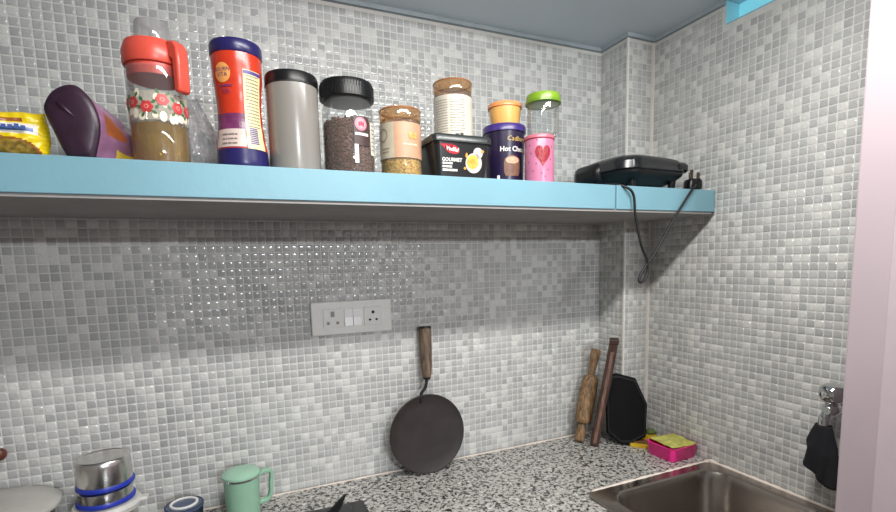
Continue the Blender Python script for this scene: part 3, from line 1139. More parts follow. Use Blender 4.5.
WINK = mat('white_ink', (232, 230, 224), 0.45, var=0)
lg = []
for i in range(28):
    a = 2 * PI * i / 28
    lg.append((0.018 * math.cos(a), 0.0095 * math.sin(a) - 0.15 * 0.018 * math.cos(a)))
flat('logo_blob', [fan2d(lg) + (-0.027, 0.061), ([(-0.030, 0.008), (0, 0.0085), (0.004, -0.004), (-0.012, -0.006)], [(0, 1, 2, 3)], -0.027, 0.063)],
     mat('logo_red', (186, 34, 50), 0.4, var=0.05), bx, 0.0007)
P, F = text2d('Vadilal', 0.0115, 1.0, 0.025)
P = [(x + 0.25 * y, y - 0.12 * x) for x, y in P]
sets = [(P, F, -0.027, 0.061)]
P, F = text2d('GOURMET', 0.0108, 0.95, 0.03)
flat('logo_script', sets, WINK, bx, 0.0013)
flat('lettering', [(P, F, -0.027, 0.0385), lines2d(1, 0.026, .01, 0.0042, .12, 31) + (-0.037, 0.0290), lines2d(1, 0.023, .01, 0.0042, .12, 32) + (-0.0385, 0.0220),
                   lines2d(1, 0.036, .01, 0.0046, .12, 33) + (-0.0315, 0.0145)], WINK, bx, 0.0011)
p, _ = blob2d(0.0205, 0.0215, 30)
q2 = [(0.010 + 0.012 * math.cos(a), 0.016 + 0.012 * math.sin(a)) for a in [2 * PI * i / 16 for i in range(16)]]
flat('bowl_print', [fan2d(p) + (0.027, 0.034), fan2d(q2, .010, .016) + (0.027, 0.040)], mat('bowl_print', (206, 198, 190), 0.45, var=0.15, scale=90), bx, 0.0007)
p, _ = blob2d(0.0145, 0.0150, 26)
flat('scoop_print', [fan2d(p) + (0.024, 0.0365)], mat('scoop_yellow', (226, 178, 70), 0.45, var=0.2, scale=110), bx, 0.0012)
p, _ = blob2d(0.0065, 0.0060, 16)
flat('garnish_print', [fan2d(p) + (0.024, 0.037), fan2d([(x * .5, y * .5) for x, y in p]) + (0.005, 0.022), fan2d([(x * .6, y * .5) for x, y in p]) + (0.048, 0.060),
                       fan2d([(x * .45, y * .9) for x, y in p]) + (0.008, 0.050)], mat('garnish_amber', (214, 150, 62), 0.45, var=0.2, scale=140), bx, 0.0016)
j2 = nut_jar('clear jar with copper lid and printed white label on black tub', (-0.784, -0.255, ZS + 0.0938), R_(-24.7), wrap_b)

j2.scale = (1, 1, 0.86)

# purple hot-chocolate tub
HCP = mat('dark_purple_tub', (34, 24, 54), 0.3, var=0.08)
HCL = mat('purple_lid', (62, 44, 116), 0.3, var=0.06)
hc = thing('chocolate_tub', 'round dark purple hot chocolate tub with purple lid', 'tub', (-0.634, -0.240, ZS), R_(-30.7))
rh_ = lambda z: 0.0470 + 0.0050 * z / 0.13
MB().lathe([(0.044, 0), (0.0470, 0.002), (0.0520, 0.136)], 48).build('tub_body', HCP, hc, smooth=True)
MB().lathe([(0.0530, 0.1335), (0.0555, 0.134), (0.0555, 0.147), (0.0530, 0.151), (0.0500, 0.1515), (0.049, 0.1490)], 48).build('lid', HCL, hc, smooth=True)
mb = MB()
P, F = text2d('Cadbury', 0.0165)
mb.wrap([(x + 0.2 * y, y) for x, y in P], F, rh_, 40, 0.1135, 0.0010)
mb.build('gold_script', mat('gold_ink', (206, 172, 96), 0.35, var=0), hc)
mb = MB()
P, F = text2d('Hot Chocolate', 0.0165, 1.0, 0.025)
mb.wrap(P, F, rh_, 44, 0.0885, 0.0010)
mb.build('white_lettering', WINK, hc)
MB().arc(rh_, -22, -14, 0.012, 0.026, 4, 1, 0.0008).build('white_mark', WINK, hc)
mb = MB()
mug = [(-0.017, -0.026), (0.017, -0.026), (0.021, -0.018), (0.022, 0.004), (0.020, 0.016), (0.010, 0.022), (0.0, 0.024), (-0.010, 0.022), (-0.020, 0.016), (-0.022, 0.004), (-0.021, -0.018)]
mb.wrap(*fan2d(mug), r=rh_, a0=24, z0=0.050, off=0.0009)
mb.build('mug_print', mat('mug_brown', (120, 84, 66), 0.45, var=0.25, scale=120), hc)
mb = MB()
p, _ = blob2d(0.0185, 0.0085, 22)
mb.wrap(*fan2d(p), r=rh_, a0=24, z0=0.062, off=0.0013)
mb.build('froth_print', mat('froth_tan', (196, 160, 130), 0.45, var=0.2, scale=140), hc)

# small orange bowl-shaped box with lid on the purple tub
ob = thing('snack_box', 'small pale orange round food box with orange lid', 'food box', (-0.632, -0.242, ZS + 0.1522), R_(-30))
MB().lathe([(0.030, 0), (0.0345, 0.002), (0.0395, 0.028), (0.0405, 0.046)], 40).build('bowl', mat('amber_plastic', (232, 176, 98), 0.35, var=0.05, sss=0.2), ob, smooth=True)
MB().lathe([(0.0405, 0.0435), (0.0435, 0.044), (0.0435, 0.0515), (0.041, 0.0545), (0.030, 0.0555)], 40).build('lid', mat('orange_lid', (238, 150, 92), 0.35, var=0.04), ob, smooth=True)

# pink tin with red glitter heart
PKT = mat('pink_tin', (192, 116, 146), 0.3, var=0.05)
pk = thing('heart_tin', 'pink round tin with red glitter heart and dots', 'tin', (-0.580, -0.318, ZS), R_(-34))
MB().lathe([(0.034, 0), (0.0360, 0.0015), (0.0360, 0.108), (0.0355, 0.110)], 44).build('tin_body', PKT, pk, smooth=True)
MB().lathe([(0.0362, 0.106), (0.0372, 0.1065), (0.0372, 0.1115), (0.0362, 0.114), (0.020, 0.1145)], 44).build('tin_lid', mat('tin_lid_rose', (206, 108, 124), 0.35, var=0.06), pk, smooth=True)
MB().lathe([(0.0368, 0.1040), (0.0371, 0.1045), (0.0371, 0.1062), (0.0362, 0.1065)], 44, cap0=False, cap1=False).build('red_rim', mat('rim_red', (150, 40, 58), 0.35, var=0), pk, smooth=True)
ht = []
for i in range(40):
    a = 2 * PI * i / 40
    x = 16 * math.sin(a) ** 3
    y = 13 * math.cos(a) - 5 * math.cos(2 * a) - 2 * math.cos(3 * a) - math.cos(4 * a)
    ht.append((x * 0.00122, y * 0.00178))
mb = MB()
mb.wrap(*fan2d(ht), r=0.036, a0=14, z0=0.066, off=0.0010)
mb.build('glitter_heart', mat('red_glitter', (150, 16, 36), 0.25, var=0.55, scale=420, bump=0.6, bscale=700), pk)
mb = MB()
for a_, z_ in ((-40, .09), (-44, .05), (-25, .028), (-32, .07), (8, .022), (34, .03), (46, .055), (52, .085), (-12, .045), (-60, .03), (22, .014), (-8, 0.1)):
    p, _ = blob2d(0.0016, 0.0019, 8)
    mb.wrap(*fan2d(p), r=0.036, a0=a_, z0=z_, off=0.0008)
mb.build('dots', mat('dot_plum', (116, 62, 110), 0.4, var=0), pk)['kind'] = 'stuff'

# clear jar with green lid on the pink tin
gj = thing('green_lid_jar', 'small empty clear jar with lime green lid on pink tin', 'jar', (-0.567, -0.316, ZS + 0.1150), R_(-34))
MB().lathe([(0.032, 0), (0.0375, 0.002), (0.0385, 0.010), (0.0385, 0.072), (0.0370, 0.080)], 44, cap1=False).build('glass_body', CLEAR, gj, smooth=True)
MB().lathe([(0.0400, 0.078), (0.0415, 0.0785), (0.0418, 0.092), (0.0400, 0.0985), (0.028, 0.1000)], 44).build('lid', mat('lime_plastic', (124, 160, 38), 0.28, var=0.06, sss=0.1), gj, smooth=True)
MB().lathe([(0.0425, 0.0775), (0.0432, 0.078), (0.0432, 0.0835), (0.0420, 0.084)], 44, cap0=False, cap1=False).build('lid_skirt', mat('lime_plastic_dark', (106, 144, 30), 0.3, var=0.05), gj, smooth=True)

# ------------------------------------------------------------------ sandwich maker
sm = thing('sandwich_maker', 'black electric sandwich maker on the shelf with hanging cord', 'appliance', (-0.215, -0.247, ZS), R_(4))
GLB = mat('appliance_black', (26, 27, 30), 0.22, var=0.04)
low = MB().rings([(0.010, 0.062, 0.050, 0.035), (0.013, 0.080, 0.066, 0.045), (0.030, 0.112, 0.096, 0.055), (0.040, 0.123, 0.106, 0.055), (0.047, 0.124, 0.107, 0.055)], 9)
low.build('lower_shell', BLACKP, sm, smooth=True)
upp = MB().rings([(0.0485, 0.124, 0.107, 0.055), (0.051, 0.127, 0.109, 0.055), (0.071, 0.125, 0.107, 0.055), (0.082, 0.116, 0.098, 0.055), (0.091, 0.095, 0.078, 0.05), (0.096, 0.060, 0.045, 0.04)], 9)
upp.build('upper_shell', GLB, sm, smooth=True)
MB().rings([(0.0468, 0.119, 0.102, 0.05), (0.0490, 0.119, 0.102, 0.05)], 9).build('seam_gasket', mat('gasket_grey', (60, 60, 62), 0.5, var=0), sm)
MB().rings([(0.046, 0.030, 0.026, 0.018), (0.052, 0.036, 0.032, 0.024), (0.066, 0.036, 0.032, 0.024), (0.073, 0.030, 0.026, 0.018)], 7, Matrix.Translation((0.094, -0.072, 0.004))).build('handle', GLB, sm, smooth=True)
MB().box(0.070, 0.078, -0.112, -0.098, 0.056, 0.070).build('handle_latch', BLACKM, sm, bevel=0.001)
MB().box(-0.136, -0.050, -0.010, 0.100, 0.020, 0.082).build('hinge_cover', BLACKP, sm, bevel=0.022, smooth=True)
for fx, fy in ((0.078, -0.078), (-0.070, -0.070), (0.08, 0.07), (-0.08, 0.07)):
    MB().rings([(0, 0.008, 0.006, 0.004), (0.034, 0.012, 0.009, 0.005)], 4, Matrix.Translation((fx, fy, 0))).build('foot', BLACKP, sm, smooth=True)


def bez(pts, n=8):
    out = []
    L = len(pts)
    for i in range(L - 1):
        p0, p1, p2, p3 = (Vector(pts[min(max(i + k - 1, 0), L - 1)]) for k in range(4))
        for k in range(n):
            t = k / n
            out.append(0.5 * ((2 * p1) + (p2 - p0) * t + (2 * p0 - 5 * p1 + 4 * p2 - p3) * t * t + (3 * p1 - p0 - 3 * p2 + p3) * t ** 3))
    out.append(Vector(pts[-1]))
    return out


inv = Matrix.Translation(sm.location) @ Matrix.Rotation(R_(4), 4, 'Z')
inv = inv.inverted()
cw = [(-0.33, -0.21, SH + 0.030), (-0.372, -0.290, SH + 0.010), (-0.372, -0.345, SH + 0.0055), (-0.352, -0.376, SH - 0.006), (-0.333, -0.381, SH - 0.026), (-0.324, -0.3795, SH - 0.075),
      (-0.303, -0.379, SH - 0.150), (-0.278, -0.379, SH - 0.198), (-0.279, -0.379, SH - 0.232), (-0.297, -0.379, SH - 0.252), (-0.306, -0.378, SH - 0.245),
      (-0.290, -0.378, SH - 0.218), (-0.248, -0.378, SH - 0.172), (-0.205, -0.378, SH - 0.112), (-0.176, -0.3785, SH - 0.072), (-0.123, -0.3785, SH - 0.008), (-0.100, -0.372, SH + 0.010), (-0.080, -0.350, SH + 0.0155)]
MB().tube([inv @ p for p in bez(cw)], 0.0034, 10).build('power_cord', BLACKM, sm, smooth='all')
pm = inv @ Matrix.Translation((-0.066, -0.336, SH + 0.0215)) @ Matrix.Rotation(R_(-20), 4, 'Z')
plug = MB().rings([(-0.0185, 0.016, 0.015, 0.008), (-0.016, 0.021, 0.019, 0.010), (0.006, 0.021, 0.019, 0.010), (0.012, 0.017, 0.016, 0.008)], 6, pm).build('plug', BLACKP, sm, smooth=True)
for dx, dy, l in ((0, 0.008, 0.040), (-0.011, -0.007, 0.030), (0.011, -0.007, 0.030)):
    MB().tube([pm @ Vector((dx, dy, 0.010)), pm @ Vector((dx, dy, l))], 0.0044, 8).build('plug_pin', mat('brass_pin', (104, 92, 78), 0.3, 1.0, var=0), plug, smooth=True)

# ------------------------------------------------------------------ iron griddle leaning on the wall
IRON = mat('black_iron', (52, 46, 44), 0.55, 0.3, var=0.18, scale=18, bump=0.2, bscale=90)
IRONE = mat('iron_edge', (40, 36, 34), 0.5, 0.4, var=0.1)
GRIP = wood('worn_grip_wood', (72, 58, 46), (122, 102, 84), 22)
tw = thing('griddle_pan', 'round black iron griddle with wooden handle leaning on tiled wall', 'pan', (-0.799, -0.064, ZC + 0.0006))
RT_ = 0.1175
lean = R_(6)
M0 = Matrix.Rotation(-lean, 4, 'X') @ Matrix.Translation((0, 0, RT_ + 0.001)) @ Matrix.Rotation(PI / 2, 4, 'X')
# local disc axis z -> faces -y after the rotation
MB().lathe([(0.010, 0.0005), (0.080, 0.0015), (0.108, 0.0045), (RT_ - 0.002, 0.0080), (RT_, 0.0070), (RT_, 0.0040), (0.108, 0.0), (0.080, -0.0030), (0.010, -0.0040)], 56, M0).build('disc', IRON, tw, smooth=True)
Mh = Matrix.Rotation(-lean, 4, 'X')
zt = 2 * RT_
MB().tube([Mh @ Vector(p) for p in bez([(-0.014, -0.002, zt - 0.022), (-0.012, -0.004, zt + 0.004), (0.002, -0.006, zt + 0.022), (0.008, -0.006, zt + 0.050), (0.009, -0.006, zt + 0.080)], 6)], 0.0048, 10).build('shank', IRONE, tw, smooth='all')
gp = [(0.009 + 0.004 * t, -0.006, zt + 0.052 + 0.146 * t) for t in [i / 10 for i in range(11)]]
gr = MB().tube([Mh @ Vector(p) for p in gp], [0.012, 0.0145, 0.016, 0.0168, 0.0172, 0.0176, 0.018, 0.018, 0.018, 0.0184, 0.018], 14)
grip = gr.build('grip', GRIP, tw, smooth=True)
MB().tube([Mh @ Vector((0.013, -0.006, zt + 0.196)), Mh @ Vector((0.0132, -0.006, zt + 0.203))], [0.0188, 0.0175], 14).build('grip_cap', IRONE, grip, smooth=True)
MB().tube([Mh @ Vector((0.009, -0.006, zt + 0.044)), Mh @ Vector((0.009, -0.006, zt + 0.052))], [0.009, 0.012], 12).build('ferrule', IRONE, tw, smooth=True)

# ------------------------------------------------------------------ corner: rolling pin, board, octagonal board
PINW = wood('rolling_pin_wood', (92, 66, 42), (156, 124, 88), 26)
rp = thing('rolling_pin', 'worn wooden rolling pin leaning in the tiled corner', 'rolling pin', (-0.254, -0.072, ZC + 0.001))
ax = Vector((0.105, 0.040, 0.305))
L = ax.length
M = ax.to_track_quat('Z', 'Y').to_matrix().to_4x4()
M = Matrix.Translation((0, 0, 0.005)) @ M
MB().lathe([(0.022, 0.062), (0.026, 0.066), (0.0275, 0.08), (0.0285, 0.145), (0.0275, 0.205), (0.025, 0.222), (0.020, 0.227)], 28, M).build('barrel', PINW, rp, smooth=True)
MB().lathe([(0.013, 0.0), (0.017, 0.004), (0.0175, 0.03), (0.013, 0.052), (0.012, 0.0625)], 20, M).build('handle', PINW, rp, smooth=True)
MB().lathe([(0.012, 0.2265), (0.011, 0.245), (0.015, 0.290), (0.017, 0.316), (0.013, 0.322)], 20, M).build('handle', PINW, rp, smooth=True)

BRD = wood('dark_board_wood', (38, 22, 17), (88, 56, 44), 20)
wb = thing('wooden_board', 'thin dark brown wooden board leaning edge-on beside rolling pin', 'board', (-0.219, -0.108, ZC + 0.001), R_(-42))
# local: y runs away from the viewer, x is the thickness, slanted to the right as it rises
sl_ = 0.060
MB().add([(x + sl_ * z / 0.36, y, z) for z in (0.0, 0.36) for x, y in ((-0.0135, -0.024), (0.0135, -0.024), (0.0135, 0.026), (-0.0135, 0.026))],
         [(0, 1, 2, 3), (4, 5, 6, 7), (0, 1, 5, 4), (1, 2, 6, 5), (2, 3, 7, 6), (3, 0, 4, 7)]).build('board', BRD, wb, bevel=0.003)
mb = MB()
mb.box(-0.0145 + sl_ * .98, 0.0145 + sl_ * .98, -0.0255, 0.0275, 0.345, 0.362)
mb.build('end_cap', mat('board_end_dark', (58, 34, 28), 0.6, var=0.15), wb, bevel=0.003)
MB().add([(x + sl_ * z / 0.36, y, z) for z in (0.012, 0.322) for x, y in ((-0.005, -0.0255), (0.005, -0.0255), (0.005, -0.023), (-0.005, -0.023))],
         [(0, 1, 2, 3), (4, 5, 6, 7), (0, 1, 5, 4), (1, 2, 6, 5), (2, 3, 7, 6), (3, 0, 4, 7)]).build('edge_strip', wood('pale_edge_wood', (84, 62, 52), (130, 102, 88), 24), wb)

oc = thing('octagonal_board', 'matt black octagonal chopping board leaning against the column', 'board', (-0.136, -0.172, ZC + 0.002), R_(-35))
pts = [(-0.022, 0.004), (0.010, 0.004), (0.060, 0.032), (0.066, 0.140), (0.030, 0.225), (-0.030, 0.240), (-0.050, 0.236), (-0.066, 0.160), (-0.064, 0.040)]
Mo = Matrix.Rotation(R_(-11), 4, 'X')
mb = MB().prism(pts, 0.0, 0.020, 'xz', Mo)
mb.build('panel', mat('board_black', (11, 11, 12), 0.6, var=0.08, spec=0.12), oc, bevel=0.004, smooth=False)
mb = MB()
ins = [(x * 0.88, 0.12 + (z - 0.12) * 0.88) for x, z in pts]
out = [(x * 0.94, 0.12 + (z - 0.12) * 0.94) for x, z in pts]
k = len(pts)
v = [(x, -0.003, z) for x, z in out] + [(x, -0.003, z) for x, z in ins] + [(x, 0.001, z) for x, z in out] + [(x, 0.001, z) for x, z in ins]
f = []
for i in range(k):
    j = (i + 1) % k
    f += [(i, j, k + j, k + i), (i, j, 2 * k + j, 2 * k + i), (k + i, k + j, 3 * k + j, 3 * k + i)]
mb.add(v, f, Mo)
mb.build('raised_rim', mat('board_black_rim', (16, 16, 17), 0.4, var=0.05, spec=0.3), oc)

# ------------------------------------------------------------------ scrubbers by the sink
YSP = mat('yellow_sponge', (214, 178, 36), 0.8, var=0.15, scale=200, bump=0.5, bscale=500)
BSC = mat('brown_scourer', (112, 80, 44), 0.9, var=0.3, scale=300, bump=0.6, bscale=600)
GSC = mat('green_scourer', (92, 108, 62), 0.9, var=0.3, scale=300, bump=0.6, bscale=600)
ys = thing('scrub_sponge', 'yellow sponge with brown scourer lying beside the black board', 'sponge', (-0.088, -0.202, ZC + 0.0006), R_(-52))
MB().rings([(0, 0.046, 0.016, 0.005), (0.012, 0.047, 0.017, 0.005)], 4).build('foam', YSP, ys, smooth=True)
MB().rings([(0.0122, 0.040, 0.014, 0.004), (0.018, 0.040, 0.014, 0.004)], 4, Matrix.Translation((-0.002, 0.004, 0))).build('scourer', BSC, ys, smooth=True)
yb = thing('scrub_block', 'small yellow block with grey green scouring pad behind the sponge', 'sponge', (-0.036, -0.158, ZC + 0.0006), R_(-20))
MB().rings([(0, 0.030, 0.012, 0.004), (0.022, 0.030, 0.012, 0.004)], 4).build('foam', YSP, yb, smooth=True)
mb = MB()
rn = random.Random(4)
mb.rings([(0.0225, 0.016, 0.011, 0.006), (0.030, 0.015, 0.011, 0.006), (0.038, 0.008, 0.006, 0.003)], 5, Matrix.Translation((0.014, -0.002, 0)))
mb.v = [p + Vector((rn.uniform(-.0015, .0015), rn.uniform(-.0015, .0015), rn.uniform(0, .002))) for p in mb.v]
mb.build('scouring_pad', GSC, yb, smooth='all')

HOT = mat('hot_pink_plastic', (246, 44, 146), 0.35, var=0.06, sss=0.1)
tr = thing('soap_tray', 'hot pink square plastic soap tray at the sink corner', 'tray', (-0.066, -0.288, ZC + 0.0006), R_(2))
MB().rings([(0, 0.050, 0.046, 0.012), (0.002, 0.052, 0.048, 0.012), (0.040, 0.056, 0.052, 0.014), (0.042, 0.058, 0.054, 0.015), (0.0425, 0.054, 0.050, 0.013),
            (0.006, 0.048, 0.044, 0.011), (0.004, 0.044, 0.040, 0.010)], 6).build('tray', HOT, tr, smooth=True)
gs = thing('dish_cloth', 'yellow green dish cloth lying over the hot pink tray', 'cloth', (-0.066, -0.288, ZC + 0.0006), R_(2))
v, f = [], []
NN = 18
for k in (0, 1):
    for j in range(NN + 1):
        for i in range(NN + 1):
            a, b = -1 + 2 * i / NN, -1 + 2 * j / NN
            x, y = (a * 0.048 + b * 0.006), (b * 0.046 - a * 0.006 - 0.004)
            zz_ = 0.0465 + 0.004 * noise.noise(Vector((a * 1.8, b * 1.8, 2))) - (0.010 * max(0, -b - 0.5) * max(0, 1 - abs(a + .1)) * 2.0 if y < -0.02 else 0)
            v.append((x, y, max(0.0436, zz_) + 0.003 * k))
W = NN + 1
T = W * W
for j in range(NN):
    for i in range(NN):
        a = j * W + i
        f += [(a, a + 1, a + W + 1, a + W), (T + a, T + a + W, T + a + W + 1, T + a + 1)]
for i in range(NN):
    for a, b in ((i, i + 1), (NN * W + i, NN * W + i + 1), (i * W, (i + 1) * W), (i * W + NN, (i + 1) * W + NN)):
        f.append((a, b, T + b, T + a))
obj('cloth', v, f, mat('lime_cloth', (188, 186, 96), 0.85, var=0.25, scale=60, bump=0.4, bscale=500), gs, 'all')

# ------------------------------------------------------------------ wall tap and black cloth
fy = -0.717
ft = thing('wall_tap', 'chrome wall tap above the sink next to the pink pier', 'tap', (-0.003, fy, ZC + 0.262))
Ry = Matrix.Rotation(-PI / 2, 4, 'Y')
MB().lathe([(0.026, 0), (0.026, 0.004), (0.020, 0.010), (0.011, 0.012)], 28, Ry).build('flange', CHROME, ft, smooth=True)
MB().lathe([(0.0105, 0.010), (0.0115, 0.02), (0.0165, 0.030), (0.0175, 0.046), (0.0165, 0.060), (0.009, 0.068)], 24, Ry).build('body', CHROME, ft, smooth=True)
MB().lathe([(0.008, 0.010), (0.010, 0.013), (0.020, 0.017), (0.027, 0.027), (0.0285, 0.038), (0.026, 0.050), (0.018, 0.058), (0.006, 0.061)], 24, Matrix.Translation((-0.046, 0, 0))).build('knob', CHROME, ft, smooth=True)
MB().tube(bez([(-0.046, 0, -0.004), (-0.055, 0.003, -0.008), (-0.061, 0.0055, -0.016), (-0.063, 0.006, -0.032), (-0.063, 0.006, -0.042)], 6), [0.0105] * 13 + [0.012] * 12, 14).build('spout', CHROME, ft, smooth='all')
ck = thing('black_cloth', 'black cloth hanging from the chrome tap spout', 'cloth', (-0.066, fy + 0.006, ZC + 0.262))
v, f = [], []
NU, NVV = 40, 24
for j in range(NVV + 1):
    t = j / NVV
    for i in range(NU):
        a = 2 * PI * i / NU
        r = 0.0130 + 0.012 * min(1, t * 2.0) + 0.007 * math.sin(3 * a + 1.3) * t + 0.005 * math.sin(7 * a + t * 4) * t
        lenz = 0.104 + 0.036 * math.cos(a + 2.3)
        v.append((r * math.cos(a) * 0.85, r * math.sin(a) * 1.15 - 0.004 * t, -0.036 - lenz * t))
for j in range(NVV):
    for i in range(NU):
        k = (i + 1) % NU
        f.append((j * NU + i, j * NU + k, (j + 1) * NU + k, (j + 1) * NU + i))
co = obj('cloth', v, f, mat('black_fabric', (18, 18, 24), 0.9, var=0.2, scale=60, bump=0.3, bscale=400), ck, 'all')
sd = co.modifiers.new('thick', 'SOLIDIFY')
sd.thickness = 0.002
sd.offset = 1

# ------------------------------------------------------------------ left end of the worktop
BLUE = mat('blue_rubber', (34, 54, 168), 0.4, var=0.08)
jr = thing('steel_canister', 'steel canister with milky white lid under the steel bowls', 'canister', (-1.583, -0.130, ZC + 0.0006))
MB().lathe([(0.050, 0), (0.055, 0.002), (0.055, 0.112), (0.052, 0.116)], 44).build('body', STEEL, jr, smooth=True)
MB().lathe([(0.0565, 0.104), (0.0640, 0.1045), (0.0660, 0.114), (0.061, 0.122), (0.030, 0.123)], 44).build('lid', mat('milky_plastic', (204, 202, 196), 0.4, var=0.05, sss=0.1), jr, smooth=True)
MB().box(0.050, 0.078, -0.012, 0.012, 0.108, 0.119).build('lid_tab', mat('milky_plastic', (204, 202, 196)), jr, bevel=0.004, smooth=True)
g = 'steel bowls with blue rings stacked upside down'
zb = ZC + 0.1245
b1 = thing('steel_bowl', 'upturned steel bowl with blue ring directly on the white lid', 'bowl', (-1.583, -0.130, zb))
MB().lathe([(0.0500, 0.004), (0.0515, 0.010), (0.0500, 0.030), (0.044, 0.034)], 44).build('body', STEEL, b1, smooth=True)
MB().lathe([(0.0505, 0.0), (0.0545, 0.002), (0.0550, 0.006), (0.0535, 0.010), (0.0505, 0.010)], 44).build('rubber_ring', BLUE, b1, smooth=True)
b2 = thing('steel_bowl', 'upturned steel bowl with blue ring, topmost of its stack', 'bowl', (-1.581, -0.130, zb + 0.0345))
MB().lathe([(0.0500, 0.004), (0.0510, 0.010), (0.0500, 0.052), (0.0492, 0.0615), (0.0465, 0.0645), (0.0445, 0.0650), (0.0435, 0.0640), (0.010, 0.0640)], 44).build('body', STEEL, b2, smooth=True)
MB().lathe([(0.0505, 0.0), (0.0540, 0.002), (0.0545, 0.006), (0.0530, 0.010), (0.0505, 0.010)], 44).build('rubber_ring', BLUE, b2, smooth=True)

pt = thing('cooking_pot', 'steel pot with broad off white lid at the worktop end', 'pot', (-1.772, -0.150, ZC + 0.0006))
MB().lathe([(0.085, 0), (0.095, 0.004), (0.100, 0.140), (0.102, 0.143)], 48).build('body', STEEL, pt, smooth=True)
MB().lathe([(0.104, 0.1435), (0.114, 0.144), (0.114, 0.149), (0.104, 0.155), (0.060, 0.160), (0.02, 0.161)], 48).build('lid', mat('lid_offwhite', (186, 184, 178), 0.4, var=0.05), pt, smooth=True)
MB().lathe([(0.011, 0.1605), (0.009, 0.164), (0.014, 0.169), (0.012, 0.174), (0.005, 0.175)], 20).build('lid_knob', BLACKP, pt, smooth=True)

sp2 = thing('wooden_ladle', 'reddish brown wooden ladle handle leaning on the tiled wall', 'ladle', (-1.98, -0.045, ZC + 0.001))
LW_ = wood('ladle_wood', (74, 34, 24), (112, 58, 42), 24, 0.4)
MB().tube([(0.0, 0, 0.012), (0.08, 0.008, 0.10), (0.185, 0.018, 0.222)], [0.007, 0.0075, 0.0085], 12).build('handle', LW_, sp2, smooth=True)
MB().lathe([(0.006, -0.012), (0.0105, -0.007), (0.0120, 0.0), (0.0105, 0.007), (0.006, 0.012)], 20, Matrix.Translation((0.190, 0.018, 0.228))).build('handle_knob', LW_, sp2, smooth=True)
MB().rings([(-0.004, 0.03, 0.008, 0.007), (0.05, 0.036, 0.010, 0.008), (0.07, 0.02, 0.008, 0.006)], 5, Matrix.Translation((-0.02, 0, 0.006))).build('paddle', LW_, sp2, smooth=True)

BG = glass('blue_glass', (96, 116, 150), 0.10, haze=0.25, hazecol=(60, 76, 110))
gt = thing('blue_tumbler', 'blue glass tumbler with white rim between bowls and mug', 'tumbler', (-1.437, -0.125, ZC + 0.0006))
MB().lathe([(0.032, 0), (0.035, 0.003), (0.040, 0.078), (0.0385, 0.0785), (0.034, 0.006), (0.02, 0.005)], 40).build('glass', BG, gt, smooth=True)
MB().lathe([(0.0245, 0.0780), (0.0245, 0.0815), (0.0280, 0.0825), (0.0300, 0.0815), (0.0300, 0.0780)], 40, cap0=False, cap1=False).build('white_ring', WHITEP, gt, smooth=True)
MB().lathe([(0.0395, 0.0705), (0.0412, 0.071), (0.0412, 0.0765), (0.0300, 0.0785), (0.028, 0.0775), (0.0245, 0.0790), (0.01, 0.0770)], 40).build('lid', mat('lid_smoke_blue', (72, 84, 110), 0.25, var=0.05), gt, smooth=True)

MINT = mat('mint_plastic', (146, 188, 162), 0.35, var=0.04)
mg = thing('lidded_mug', 'mint green lidded mug with handle standing on granite worktop', 'mug', (-1.312, -0.105, ZC + 0.0006), R_(0))
mg.scale = (1, 1, 1.09)
MB().lathe([(0.036, 0), (0.0385, 0.002), (0.0410, 0.100)], 44).build('body', MINT, mg, smooth=True)
MB().lathe([(0.0412, 0.1002), (0.0420, 0.1005), (0.0420, 0.1045), (0.0410, 0.105)], 44).build('steel_band', CHROME, mg, smooth=True)
MB().lathe([(0.0425, 0.1052), (0.0445, 0.106), (0.0440, 0.1105), (0.036, 0.1165), (0.020, 0.119)], 44).build('lid', mat('mint_lid', (154, 194, 170), 0.35, var=0.04), mg, smooth=True)
hp = bez([(0.038, 0, 0.096), (0.052, 0, 0.101), (0.068, 0, 0.100), (0.072, 0, 0.090), (0.069, 0, 0.070), (0.068, 0, 0.050), (0.060, 0, 0.034), (0.036, 0, 0.030)], 6)
mb = MB()
v, f = [], []
for i, p in enumerate(hp):
    t = (hp[min(i + 1, len(hp) - 1)] - hp[max(i - 1, 0)]).normalized()
    nrm = Vector((t.z, 0, -t.x))
    for a, b in ((-1, -1), (1, -1), (1, 1), (-1, 1)):
        v.append(p + nrm * (0.0042 * a) + Vector((0, 0.008 * b, 0)))
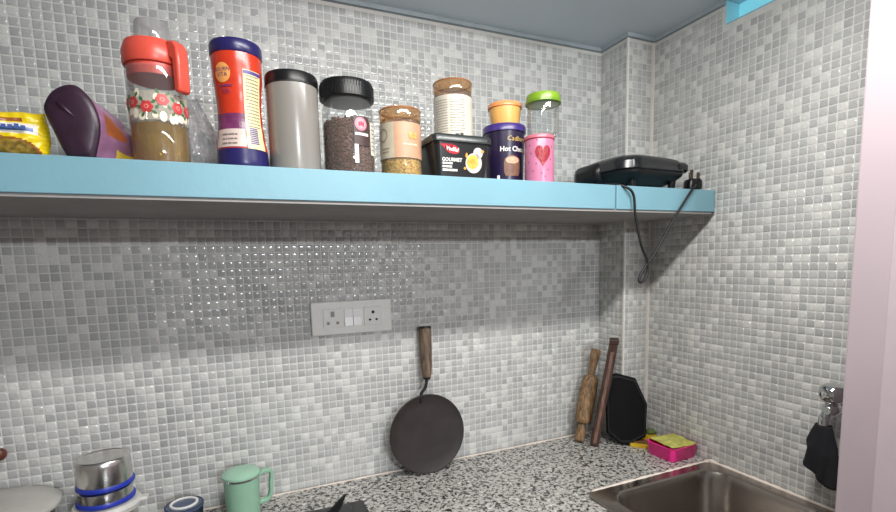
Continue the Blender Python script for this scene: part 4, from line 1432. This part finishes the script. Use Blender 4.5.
for i in range(len(hp) - 1):
    for k in range(4):
        l = (k + 1) % 4
        f.append((4 * i + k, 4 * i + l, 4 * i + 4 + l, 4 * i + 4 + k))
f += [(0, 1, 2, 3), tuple(4 * (len(hp) - 1) + k for k in range(4))]
mb.add(v, f, Matrix.Rotation(R_(12), 4, 'Z'))
mb.build('handle', MINT, mg, smooth=True, bevel=0.002)

# gas stove: only its rear right corner reaches into view
st = thing('gas_stove', 'black glass top gas stove with iron pan support on worktop', 'stove', (-1.052, -0.276, ZC + 0.0006))
MB().box(-0.64, -0.006, -0.330, -0.006, 0.0, 0.062).build('body', STEEL, st, bevel=0.004)
MB().box(-0.65, 0, -0.336, 0, 0.0622, 0.070).build('glass_top', mat('black_glass', (26, 26, 28), 0.12, var=0.03, scale=10), st, bevel=0.002)
bur = (-0.190, -0.102)
Mb = Matrix.Translation((bur[0], bur[1], 0))
MB().lathe([(0.050, 0.0702), (0.050, 0.076), (0.034, 0.078), (0.034, 0.090), (0.026, 0.095), (0.006, 0.0955)], 36, Mb).build('burner', mat('burner_dark', (66, 62, 58), 0.4, 0.8, var=0.1), st, smooth=True)
ps = MB()
ps.tube([Mb @ Vector((0.085 * math.cos(2 * PI * i / 40), 0.085 * math.sin(2 * PI * i / 40), 0.0745)) for i in range(41)], 0.004, 8)
ring = ps.build('pan_support', BLACKM, st, smooth='all')
for k in (22, 175, 270):
    a = R_(k)
    d_ = Vector((math.cos(a), math.sin(a), 0))
    n_ = Vector((-d_.y, d_.x, 0)) * 0.0025
    pr = [(0.045, 0.080), (0.080, 0.0785), (0.105, 0.0720), (0.122, 0.0720), (0.142, 0.092), (0.154, 0.114), (0.136, 0.106), (0.114, 0.092), (0.045, 0.086)]
    v = [Mb @ (d_ * r + Vector((0, 0, h)) + n_ * s_) for s_ in (-1, 1) for r, h in pr]
    m_ = len(pr)
    f = [tuple(range(m_)), tuple(range(m_, 2 * m_))] + [(i, (i + 1) % m_, m_ + (i + 1) % m_, m_ + i) for i in range(m_)]
    MB().add(v, f).build('prong', BLACKM, ring)
